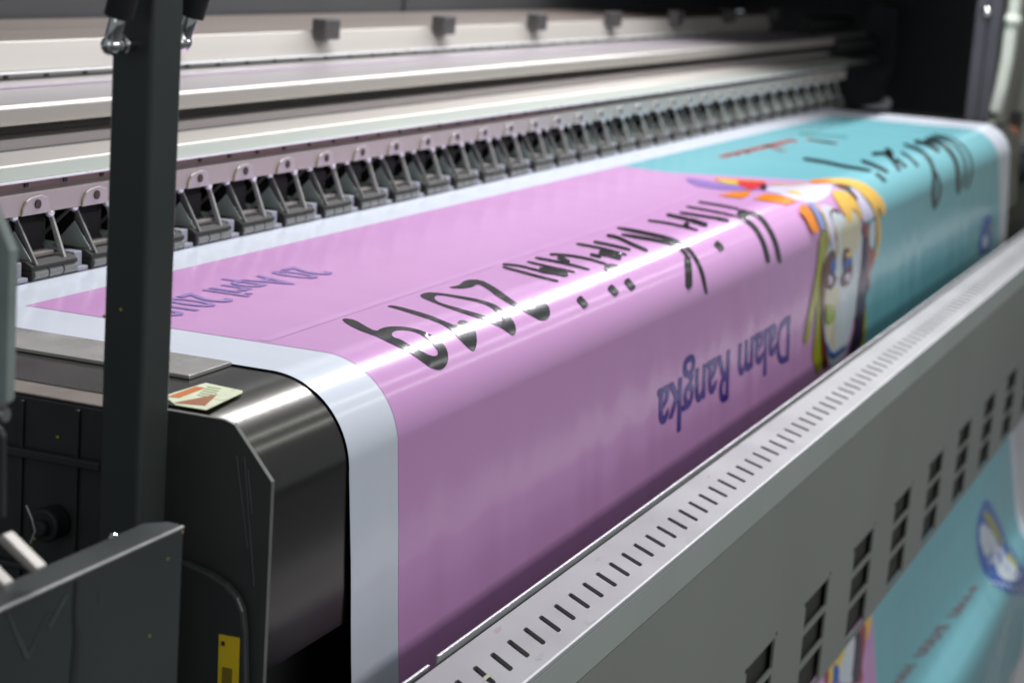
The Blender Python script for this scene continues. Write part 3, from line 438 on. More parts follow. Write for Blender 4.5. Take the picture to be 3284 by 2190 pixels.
# printed artwork in sheet coordinates (X, path length from the bend)
BRUSH=[[[(1.5099,-0.0481),(1.5146,-0.0487),(1.5167,-0.0465),(1.516,-0.0413),(1.5115,-0.0345),(1.5033,-0.026),(1.495,-0.0172),(1.4866,-0.0079),(1.4864,-0.004),(1.4942,-0.0052),(1.5009,-0.0055),(1.5067,-0.0048),(1.5115,-0.0024),(1.5155,0.0017),(1.5187,0.0063),(1.5216,0.011),(1.5238,0.0162),(1.5254,0.0217),(1.5266,0.0267),(1.5272,0.0313),(1.5275,0.0354),(1.5275,0.0391),(1.5265,0.0426),(1.5245,0.0461),(1.5206,0.0499),(1.5149,0.0542),(1.5086,0.0573),(1.5014,0.0593),(1.4953,0.0603),(1.4903,0.0602),(1.485,0.0589),(1.4797,0.0564),(1.4755,0.0531),(1.4728,0.0488),(1.4705,0.044),(1.469,0.0386),(1.4663,0.0326),(1.4629,0.026),(1.4618,0.0186),(1.464,0.0101),(1.47,-0.0013),(1.4788,-0.0154),(1.4892,-0.0287),(1.5013,-0.0413)],[(1.4853,0.01),(1.4898,0.0082),(1.4947,0.0069),(1.4999,0.0062),(1.5046,0.0071),(1.509,0.0098),(1.5122,0.0131),(1.5145,0.0169),(1.5155,0.0211),(1.5155,0.0258),(1.5148,0.0304),(1.5135,0.0351),(1.5121,0.0392),(1.5105,0.0429),(1.5077,0.0457),(1.5035,0.0477),(1.4991,0.0481),(1.4943,0.0471),(1.4899,0.0446),(1.4864,0.0407),(1.4834,0.0363),(1.481,0.0311),(1.4802,0.0264),(1.4806,0.022),(1.4803,0.0187),(1.4788,0.0166),(1.4793,0.0144),(1.4818,0.012)]],[[(1.594,-0.0462),(1.5981,-0.045),(1.5988,-0.0403),(1.5961,-0.0322),(1.5921,-0.0225),(1.5869,-0.0111),(1.5795,0.0012),(1.5748,0.0123),(1.5751,0.0199),(1.5772,0.0256),(1.5822,0.0269),(1.5895,0.0241),(1.5957,0.0232),(1.6009,0.0244),(1.6032,0.0271),(1.6035,0.031),(1.602,0.0348),(1.5989,0.0386),(1.5923,0.0435),(1.583,0.0493),(1.5751,0.0534),(1.5683,0.056),(1.5633,0.0555),(1.5603,0.0518),(1.5589,0.0464),(1.5602,0.0389),(1.562,0.0322),(1.5638,0.0264),(1.5644,0.0197),(1.5645,0.0119),(1.5676,0.0017),(1.5748,-0.0113),(1.5812,-0.0227),(1.5865,-0.0324),(1.5899,-0.0397),(1.5913,-0.0444)]],[[(1.6644,-0.0469),(1.6757,-0.0483),(1.683,-0.0465),(1.6862,-0.0414),(1.6876,-0.0341),(1.6872,-0.0245),(1.6862,-0.0147),(1.6847,-0.0048),(1.6823,0.0051),(1.6826,0.0134),(1.6831,0.0199),(1.6821,0.0253),(1.6813,0.0301),(1.6803,0.0343),(1.6784,0.039),(1.6759,0.0441),(1.6723,0.0486),(1.6674,0.0525),(1.6623,0.0552),(1.6566,0.0567),(1.6524,0.0559),(1.6496,0.0528),(1.6462,0.0489),(1.6427,0.0442),(1.6387,0.0396),(1.6343,0.0353),(1.6285,0.0298),(1.6221,0.023),(1.6187,0.015),(1.62,0.0053),(1.6277,-0.0067),(1.637,-0.0191),(1.6459,-0.0305),(1.6545,-0.0409)],[(1.6701,-0.0343),(1.676,-0.0347),(1.6782,-0.0298),(1.6767,-0.0199),(1.6747,-0.0097),(1.6722,0.0006),(1.6711,0.009),(1.6716,0.0153),(1.6704,0.0214),(1.6674,0.0273),(1.6653,0.0324),(1.6634,0.0368),(1.6608,0.0395),(1.6571,0.0406),(1.6529,0.039),(1.6485,0.0346),(1.6433,0.0298),(1.6377,0.0245),(1.6327,0.018),(1.63,0.0099),(1.6318,0.0007),(1.6371,-0.0094),(1.6424,-0.0172),(1.6478,-0.0228),(1.6546,-0.0278),(1.6629,-0.032)]],[[(1.7255,-0.0429),(1.7322,-0.0411),(1.7445,-0.0422),(1.7627,-0.0463),(1.7746,-0.0456),(1.78,-0.0401),(1.7778,-0.0326),(1.7681,-0.0231),(1.7557,-0.0124),(1.7407,-0.0004),(1.729,0.0102),(1.722,0.019),(1.7188,0.0265),(1.7183,0.0331),(1.7232,0.0372),(1.7325,0.0389),(1.7404,0.0388),(1.7468,0.0368),(1.7517,0.0333),(1.7555,0.0283),(1.7603,0.0272),(1.7655,0.0303),(1.7677,0.0345),(1.7675,0.0398),(1.7648,0.0446),(1.7591,0.0489),(1.753,0.052),(1.746,0.0541),(1.7388,0.0548),(1.7314,0.0542),(1.7255,0.0525),(1.7213,0.0494),(1.7164,0.0445),(1.7119,0.0373),(1.7088,0.0314),(1.7064,0.0267),(1.7065,0.0206),(1.7103,0.0126),(1.7192,0.0034),(1.7339,-0.0075),(1.7465,-0.0176),(1.7563,-0.0266),(1.7554,-0.03),(1.744,-0.028),(1.7349,-0.0279),(1.7282,-0.0298),(1.7233,-0.0331),(1.7203,-0.038),(1.7196,-0.0412),(1.7213,-0.0429)]],[[(1.8667,-0.0493),(1.8638,-0.0468),(1.86,-0.0425),(1.8571,-0.0371),(1.8535,-0.0301),(1.8498,-0.0232),(1.846,-0.0165),(1.8422,-0.0099),(1.8383,-0.0034),(1.8353,0.0026),(1.8344,0.0076),(1.8353,0.0119),(1.8375,0.0156),(1.8395,0.0182),(1.8424,0.0194),(1.8445,0.0198),(1.8487,0.0184),(1.8492,0.0171),(1.8493,0.0148),(1.8479,0.012),(1.8466,0.0081),(1.8469,0.0034),(1.8493,-0.0022),(1.8528,-0.0084),(1.8568,-0.015),(1.8607,-0.0216),(1.8645,-0.0285),(1.8683,-0.0355),(1.872,-0.0426),(1.8747,-0.0479),(1.8745,-0.0507),(1.8735,-0.0518)]],[[(1.8824,-0.0556),(1.8809,-0.0539),(1.8798,-0.0512),(1.881,-0.0483),(1.8826,-0.0445),(1.8828,-0.0399),(1.8815,-0.0344),(1.8788,-0.0282),(1.8746,-0.0211),(1.8711,-0.0137),(1.8685,-0.0061),(1.867,0.0018),(1.8689,0.0089),(1.8725,0.0135),(1.877,0.0159),(1.8798,0.0168),(1.8842,0.0153),(1.8839,0.0134),(1.8829,0.0098),(1.8806,0.0048),(1.8807,-0.0031),(1.8825,-0.0111),(1.8852,-0.0187),(1.8887,-0.0261),(1.893,-0.0332),(1.8958,-0.0397),(1.8972,-0.0453),(1.897,-0.0501),(1.8953,-0.054),(1.8939,-0.0569),(1.8911,-0.058),(1.8888,-0.0582)]],[[(1.8752,-0.0132),(1.8689,-0.01),(1.8656,-0.007),(1.8654,-0.0043),(1.8651,-0.0006),(1.8651,0.003),(1.8657,0.0066),(1.8669,0.0101),(1.8688,0.0135),(1.8708,0.0159),(1.8743,0.0168),(1.8792,0.0161),(1.8901,0.0124),(1.8944,0.0099),(1.8964,0.0072),(1.896,0.0042),(1.8967,-0.0002),(1.8979,-0.0047),(1.8988,-0.009),(1.8995,-0.013),(1.8998,-0.0168),(1.9001,-0.0196),(1.897,-0.0203),(1.8907,-0.0189)]],[[(1.9178,-0.0431),(1.9145,-0.0403),(1.9115,-0.036),(1.9088,-0.0303),(1.9054,-0.0228),(1.9021,-0.0151),(1.8989,-0.0074),(1.8959,0.0004),(1.8955,0.0074),(1.8971,0.012),(1.8998,0.0145),(1.9025,0.0153),(1.9067,0.014),(1.9077,0.0119),(1.9073,0.0086),(1.907,0.0035),(1.9092,-0.0042),(1.9123,-0.0121),(1.9155,-0.0198),(1.9189,-0.0275),(1.9224,-0.0351),(1.9251,-0.0409),(1.9256,-0.0443),(1.924,-0.0453)]],[[(1.9482,-0.0463),(1.9449,-0.0435),(1.9426,-0.0395),(1.9414,-0.0343),(1.9398,-0.0274),(1.9372,-0.0196),(1.9336,-0.0107),(1.9289,-0.0008),(1.9266,0.0088),(1.9286,0.0148),(1.9318,0.0181),(1.9352,0.0193),(1.9397,0.0178),(1.9407,0.0153),(1.9402,0.0111),(1.9399,0.0045),(1.9448,-0.0061),(1.9496,-0.0161),(1.9533,-0.0252),(1.956,-0.0332),(1.9576,-0.0402),(1.9589,-0.0454),(1.9581,-0.0483),(1.9556,-0.049)]],[[(1.9813,-0.0427),(1.9796,-0.041),(1.9785,-0.0383),(1.9801,-0.0355),(1.9823,-0.0319),(1.9838,-0.0277),(1.9845,-0.0227),(1.9844,-0.0171),(1.9835,-0.0109),(1.9815,-0.0043),(1.9789,0.0024),(1.9775,0.0085),(1.9778,0.0141),(1.9792,0.0179),(1.9821,0.0198),(1.9843,0.0206),(1.9891,0.0192),(1.9898,0.0175),(1.9905,0.0145),(1.9902,0.0103),(1.9915,0.0042),(1.995,-0.0029),(1.9982,-0.0099),(2.0003,-0.0166),(2.0013,-0.023),(2.0014,-0.0287),(2.0007,-0.0338),(1.9992,-0.0382),(1.9969,-0.0419),(1.995,-0.0446),(1.9917,-0.0455),(1.9888,-0.0456)]],[[(1.9684,-0.0291),(1.9628,-0.027),(1.9592,-0.025),(1.9577,-0.0233),(1.9558,-0.0212),(1.9533,-0.0187),(1.95,-0.016),(1.9461,-0.0128),(1.9414,-0.0092),(1.9378,-0.0065),(1.9378,-0.0053),(1.9413,-0.0057),(1.9528,-0.0089),(1.9587,-0.0111),(1.9636,-0.0136),(1.9673,-0.0164),(1.9723,-0.0202),(1.9767,-0.0237),(1.9805,-0.0269),(1.9835,-0.0298),(1.9857,-0.0322),(1.9872,-0.0339),(1.9857,-0.0343),(1.981,-0.0332)]],[[(2.0754,-0.048),(2.0715,-0.0447),(2.0687,-0.0398),(2.0671,-0.0334),(2.0649,-0.0249),(2.0618,-0.0163),(2.0577,-0.0076),(2.0528,0.0011),(2.0502,0.0089),(2.051,0.0139),(2.0535,0.0167),(2.0564,0.0175),(2.062,0.0159),(2.0636,0.0137),(2.0643,0.01),(2.0651,0.0045),(2.0703,-0.0043),(2.0756,-0.0133),(2.0798,-0.0222),(2.0831,-0.031),(2.0853,-0.0396),(2.087,-0.046),(2.0864,-0.0498),(2.0836,-0.0508)]],[[(2.1044,-0.0384),(2.1001,-0.0356),(2.0971,-0.0321),(2.0956,-0.0277),(2.0936,-0.022),(2.0911,-0.0159),(2.088,-0.0094),(2.0844,-0.0025),(2.0812,0.0044),(2.0809,0.0089),(2.083,0.0111),(2.0862,0.0116),(2.0933,0.0095),(2.0963,0.0071),(2.0985,0.0035),(2.1009,-0.0017),(2.1052,-0.009),(2.1089,-0.016),(2.1121,-0.0226),(2.1147,-0.0288),(2.1168,-0.0347),(2.1183,-0.0391),(2.1174,-0.0414),(2.114,-0.0415)]],[[(2.0147,-0.0095),(2.0107,-0.0078),(2.0084,-0.0062),(2.0077,-0.0047),(2.0068,-0.0026),(2.0058,-0.0007),(2.0051,0.0012),(2.0045,0.0029),(2.0039,0.0046),(2.0038,0.0058),(2.0053,0.0061),(2.0084,0.0055),(2.0166,0.0029),(2.0203,0.0014),(2.0225,-0.0001),(2.0233,-0.0015),(2.0243,-0.0034),(2.0254,-0.0053),(2.0264,-0.0073),(2.0273,-0.0093),(2.0283,-0.0114),(2.029,-0.0129),(2.0275,-0.0133),(2.024,-0.0126)]],[[(2.0316,-0.006),(2.0245,-0.0028),(2.0202,0.0003),(2.0194,0.0031),(2.0191,0.0066),(2.0194,0.0098),(2.0202,0.0127),(2.0215,0.0155),(2.0227,0.0181),(2.0242,0.02),(2.0273,0.0206),(2.0321,0.0199),(2.0431,0.0166),(2.0476,0.0145),(2.0497,0.0124),(2.0494,0.0101),(2.0496,0.007),(2.0503,0.0035),(2.0519,-0.0004),(2.054,-0.0045),(2.0559,-0.0086),(2.0574,-0.0117),(2.0548,-0.0126),(2.0484,-0.0115)]],[[(2.1627,-0.0435),(2.159,-0.0414),(2.1551,-0.0386),(2.1544,-0.0359),(2.1537,-0.0326),(2.1508,-0.0282),(2.1455,-0.0228),(2.138,-0.0162),(2.1281,-0.0085),(2.1185,-0.0008),(2.1114,0.0062),(2.1079,0.0121),(2.1068,0.0173),(2.1073,0.0209),(2.1099,0.0227),(2.1123,0.0233),(2.1193,0.0215),(2.1213,0.0197),(2.1234,0.0167),(2.1243,0.0128),(2.1273,0.007),(2.1335,0.0003),(2.1426,-0.0073),(2.1523,-0.0151),(2.1626,-0.023),(2.1707,-0.0301),(2.1765,-0.036),(2.1799,-0.0409),(2.1807,-0.0445),(2.181,-0.0471),(2.1779,-0.0477),(2.1745,-0.0474)]],[[(2.231,-0.0547),(2.228,-0.0517),(2.2243,-0.0466),(2.2197,-0.0392),(2.2152,-0.03),(2.2116,-0.021),(2.2076,-0.0118),(2.2029,-0.0023),(2.2002,0.0066),(2.2011,0.0134),(2.2037,0.0187),(2.2062,0.0231),(2.208,0.0267),(2.2093,0.0303),(2.21,0.0338),(2.21,0.0373),(2.2094,0.0409),(2.2082,0.0449),(2.2067,0.0493),(2.205,0.0541),(2.2036,0.0593),(2.2016,0.0649),(2.1992,0.0709),(2.1972,0.0775),(2.1962,0.0847),(2.1977,0.0903),(2.1998,0.0942),(2.2017,0.0962),(2.2081,0.0967),(2.2084,0.0948),(2.2082,0.0911),(2.2087,0.0856),(2.2108,0.0783),(2.2128,0.0714),(2.2152,0.065),(2.2174,0.0589),(2.2191,0.0534),(2.2211,0.0482),(2.2231,0.0434),(2.2248,0.0389),(2.2259,0.0348),(2.2264,0.0307),(2.2265,0.0266),(2.226,0.0225),(2.2251,0.0183),(2.2241,0.0132),(2.2243,0.0069),(2.2275,-0.0013),(2.2328,-0.0112),(2.2376,-0.0209),(2.2419,-0.0303),(2.2456,-0.0395),(2.2471,-0.0479),(2.2471,-0.0539),(2.2464,-0.0576),(2.2449,-0.0591)]],[[(2.1836,-0.0332),(2.1807,-0.0301),(2.1773,-0.0248),(2.1734,-0.0172),(2.1708,-0.008),(2.1684,0.001),(2.1692,0.009),(2.174,0.0156),(2.1808,0.0215),(2.1863,0.0269),(2.19,0.0319),(2.1917,0.0364),(2.1912,0.0407),(2.1889,0.045),(2.1849,0.0493),(2.179,0.0537),(2.1712,0.0583),(2.1638,0.0629),(2.1571,0.0672),(2.1508,0.0715),(2.1452,0.0756),(2.1424,0.0789),(2.141,0.0812),(2.141,0.0824),(2.1461,0.0831),(2.1481,0.0822),(2.1513,0.0803),(2.156,0.0773),(2.1618,0.0731),(2.1679,0.0687),(2.1746,0.0642),(2.1819,0.0596),(2.1902,0.0546),(2.1969,0.0494),(2.2019,0.0443),(2.205,0.039),(2.2061,0.0338),(2.2051,0.0284),(2.2022,0.0227),(2.198,0.0166),(2.1931,0.0099),(2.192,0.0021),(2.1946,-0.007),(2.1973,-0.0163),(2.1992,-0.0254),(2.1986,-0.0316),(2.1974,-0.0355),(2.1956,-0.037)]],[[(2.189,0.0473),(2.1829,0.0481),(2.1765,0.0501),(2.1702,0.0536),(2.1629,0.058),(2.1562,0.0621),(2.1502,0.0662),(2.1448,0.0701),(2.1398,0.074),(2.1364,0.0769),(2.1364,0.0791),(2.1395,0.0807),(2.1499,0.0821),(2.155,0.0817),(2.1589,0.08),(2.162,0.077),(2.1667,0.0731),(2.172,0.069),(2.1779,0.0648),(2.1844,0.0604),(2.1915,0.0559),(2.1975,0.0526),(2.1998,0.05),(2.1982,0.0484)]],[[(2.3252,-0.0484),(2.3214,-0.0455),(2.3194,-0.0414),(2.3193,-0.0363),(2.3191,-0.0296),(2.317,-0.0216),(2.313,-0.0124),(2.307,-0.002),(2.303,0.0084),(2.3049,0.0149),(2.3089,0.0184),(2.3131,0.0196),(2.3189,0.018),(2.3202,0.0154),(2.3199,0.0108),(2.3204,0.0037),(2.3276,-0.0078),(2.3337,-0.0184),(2.3379,-0.0278),(2.3401,-0.036),(2.3403,-0.0429),(2.3404,-0.048),(2.3385,-0.0509),(2.3347,-0.0514)]],[[(2.396,-0.0478),(2.3895,-0.0445),(2.385,-0.0406),(2.3826,-0.0359),(2.3795,-0.0298),(2.3748,-0.0225),(2.3685,-0.0139),(2.3607,-0.0042),(2.3536,0.006),(2.3528,0.0124),(2.3559,0.0157),(2.3604,0.0166),(2.37,0.0141),(2.3738,0.0111),(2.3769,0.0062),(2.3817,-0.0014),(2.3913,-0.0125),(2.3994,-0.0225),(2.4059,-0.0313),(2.4109,-0.0388),(2.4141,-0.0451),(2.4166,-0.0498),(2.4152,-0.0521),(2.4102,-0.052)]],[[(2.3721,-0.0095),(2.364,-0.0067),(2.3585,-0.0038),(2.3557,-0.0011),(2.3526,0.0024),(2.3502,0.0058),(2.3487,0.0091),(2.3482,0.0122),(2.3484,0.0152),(2.3488,0.0173),(2.3517,0.0181),(2.3567,0.0176),(2.3691,0.0145),(2.3743,0.0125),(2.3773,0.0102),(2.3782,0.0076),(2.3801,0.004),(2.3834,0.0002),(2.3874,-0.0038),(2.3913,-0.0077),(2.3952,-0.0115),(2.3981,-0.0143),(2.3963,-0.0152),(2.3899,-0.0142)]],[[(2.4308,-0.0414),(2.4259,-0.0382),(2.4227,-0.0338),(2.4214,-0.0281),(2.4196,-0.0206),(2.4175,-0.0125),(2.4151,-0.0038),(2.4139,0.005),(2.4184,0.0129),(2.4247,0.018),(2.4314,0.0208),(2.4368,0.0216),(2.4436,0.0198),(2.4438,0.0174),(2.4411,0.0135),(2.4369,0.0078),(2.4364,-0.0012),(2.4392,-0.0106),(2.4417,-0.0194),(2.4439,-0.0276),(2.4457,-0.0352),(2.4471,-0.0409),(2.4458,-0.0441),(2.4418,-0.0447)]],[[(2.4207,0.0103),(2.4147,0.0129),(2.4161,0.0144),(2.4185,0.0167),(2.4224,0.0196),(2.4255,0.0218),(2.4278,0.0231),(2.4342,0.0224),(2.4433,0.0199),(2.4479,0.0177),(2.4462,0.0162),(2.4438,0.0139),(2.4415,0.0106),(2.4402,0.0079),(2.4398,0.0061),(2.4322,0.0072)]],[[(2.4967,-0.0533),(2.4922,-0.0501),(2.4887,-0.0453),(2.4863,-0.0388),(2.4831,-0.0303),(2.4791,-0.0211),(2.4743,-0.0113),(2.4687,-0.0009),(2.4667,0.0089),(2.4702,0.015),(2.475,0.0184),(2.4795,0.0195),(2.4852,0.0181),(2.486,0.0155),(2.4847,0.0112),(2.4834,0.0045),(2.4887,-0.0063),(2.4944,-0.0168),(2.4993,-0.0268),(2.5034,-0.036),(2.5067,-0.0447),(2.5092,-0.0511),(2.5089,-0.0549),(2.5059,-0.056)]],[[(2.5575,-0.0559),(2.5531,-0.0528),(2.55,-0.0483),(2.5484,-0.0423),(2.5463,-0.0345),(2.5437,-0.0266),(2.5406,-0.0187),(2.5369,-0.0108),(2.5328,-0.0029),(2.5304,0.0028),(2.5318,0.0059),(2.5352,0.0067),(2.543,0.0046),(2.5471,0.0019),(2.5507,-0.0025),(2.5538,-0.0084),(2.558,-0.0164),(2.5618,-0.0244),(2.565,-0.0324),(2.5677,-0.0404),(2.5699,-0.0484),(2.5715,-0.0544),(2.5706,-0.0578),(2.5672,-0.0587)]],[[(2.5265,0.0202),(2.5243,0.0215),(2.5232,0.0234),(2.5244,0.0255),(2.5283,0.0276),(2.5305,0.0298),(2.5316,0.0324),(2.5314,0.0354),(2.5305,0.0387),(2.5284,0.0429),(2.5256,0.0478),(2.5227,0.0536),(2.5206,0.0599),(2.5184,0.0663),(2.5167,0.0731),(2.5153,0.0801),(2.5151,0.0876),(2.5182,0.0936),(2.5227,0.0977),(2.5266,0.0999),(2.5365,0.1005),(2.5371,0.0986),(2.5369,0.0947),(2.536,0.0888),(2.536,0.081),(2.5371,0.0735),(2.5388,0.0663),(2.5413,0.0593),(2.5439,0.0526),(2.5474,0.0464),(2.5509,0.0409),(2.554,0.036),(2.5561,0.0318),(2.5571,0.0279),(2.557,0.0243),(2.5552,0.0211),(2.5519,0.0185),(2.5479,0.0171),(2.5434,0.0167),(2.5396,0.0168)]],[[(2.483,0.0254),(2.4793,0.0272),(2.4757,0.03),(2.4757,0.0332),(2.4768,0.0371),(2.4764,0.0414),(2.475,0.0464),(2.4729,0.0518),(2.4706,0.0579),(2.4685,0.0639),(2.4666,0.07),(2.4649,0.0763),(2.4636,0.0828),(2.4642,0.0878),(2.468,0.0914),(2.4713,0.0932),(2.4806,0.0937),(2.4826,0.0922),(2.484,0.0889),(2.4835,0.0838),(2.4846,0.077),(2.4862,0.0703),(2.4883,0.0638),(2.4907,0.0572),(2.4936,0.0506),(2.4963,0.0445),(2.4987,0.0388),(2.5001,0.0335),(2.5,0.0289),(2.5005,0.0256),(2.4979,0.0239),(2.4949,0.0233)]],[[(2.3072,0.0452),(2.3029,0.0462),(2.301,0.0473),(2.3014,0.0484),(2.3022,0.0497),(2.3028,0.051),(2.3032,0.0524),(2.3035,0.0537),(2.3038,0.0552),(2.304,0.0563),(2.3063,0.0568),(2.3107,0.0568),(2.3213,0.0558),(2.3255,0.0551),(2.3276,0.0541),(2.3274,0.0529),(2.3275,0.0513),(2.3272,0.0496),(2.3269,0.0479),(2.3265,0.0463),(2.3259,0.0447),(2.3256,0.0436),(2.3231,0.0432),(2.3184,0.0435)]],[[(1.9769,0.0472),(1.9733,0.048),(1.9713,0.0491),(1.9714,0.0503),(1.9715,0.0518),(1.9716,0.0534),(1.9719,0.055),(1.9723,0.0565),(1.9727,0.0581),(1.9732,0.0592),(1.9752,0.0598),(1.9787,0.0598),(1.9871,0.0589),(1.9904,0.0581),(1.9919,0.0572),(1.9916,0.056),(1.9913,0.0544),(1.991,0.0528),(1.9909,0.0512),(1.9909,0.0496),(1.991,0.048),(1.9911,0.0468),(1.9894,0.0462),(1.9858,0.0462)]],[[(1.9252,0.0474),(1.9218,0.0483),(1.9201,0.0493),(1.9204,0.0503),(1.9208,0.0517),(1.9212,0.0531),(1.9218,0.0544),(1.9224,0.0558),(1.9231,0.0571),(1.9236,0.0582),(1.9257,0.0586),(1.9291,0.0585),(1.9371,0.0574),(1.9402,0.0565),(1.9416,0.0556),(1.9411,0.0546),(1.9405,0.0532),(1.9401,0.0518),(1.9397,0.0504),(1.9393,0.049),(1.9391,0.0476),(1.939,0.0465),(1.9372,0.0461),(1.9337,0.0462)]],[[(1.8362,0.0465),(1.8331,0.0473),(1.8316,0.0484),(1.8318,0.0496),(1.8322,0.0511),(1.8325,0.0525),(1.8328,0.0539),(1.8331,0.0552),(1.8333,0.0565),(1.8335,0.0576),(1.8352,0.0581),(1.8383,0.0581),(1.8458,0.0572),(1.8488,0.0566),(1.8503,0.0557),(1.8501,0.0547),(1.8499,0.0533),(1.8498,0.0517),(1.8496,0.0502),(1.8493,0.0486),(1.8492,0.0469),(1.849,0.0457),(1.8473,0.0452),(1.8441,0.0453)]],[[(1.9916,0.0214),(1.9983,0.0232),(2.0022,0.025),(2.003,0.0267),(2.0011,0.0283),(1.9962,0.0299),(1.9909,0.031),(1.9854,0.0318),(1.9794,0.0322),(1.9729,0.0323),(1.9678,0.0321),(1.9639,0.0316),(1.9614,0.0307),(1.9604,0.0294),(1.9609,0.028),(1.963,0.0263),(1.967,0.0243),(1.9727,0.0221),(1.9789,0.0208),(1.9853,0.0205)]],[[(2.541,0.0081),(2.5444,0.0103),(2.5451,0.0127),(2.5436,0.0152),(2.5394,0.018),(2.5333,0.0208),(2.5259,0.0231),(2.5174,0.0247),(2.5074,0.0259),(2.4958,0.0266),(2.4868,0.0267),(2.4803,0.0262),(2.4764,0.0251),(2.4749,0.0234),(2.4772,0.0212),(2.4835,0.0186),(2.4943,0.0153),(2.51,0.0113),(2.5235,0.0087),(2.5342,0.0075)]],[[(2.3446,-0.0081),(2.3532,-0.0091),(2.3574,-0.0089),(2.357,-0.0075),(2.3521,-0.0049),(2.3426,-0.0012),(2.3347,0.0017),(2.3278,0.0036),(2.3219,0.0047),(2.3169,0.005),(2.3142,0.0046),(2.3142,0.0034),(2.3169,0.0013),(2.3226,-0.0018),(2.3293,-0.0044),(2.3366,-0.0065)]]]
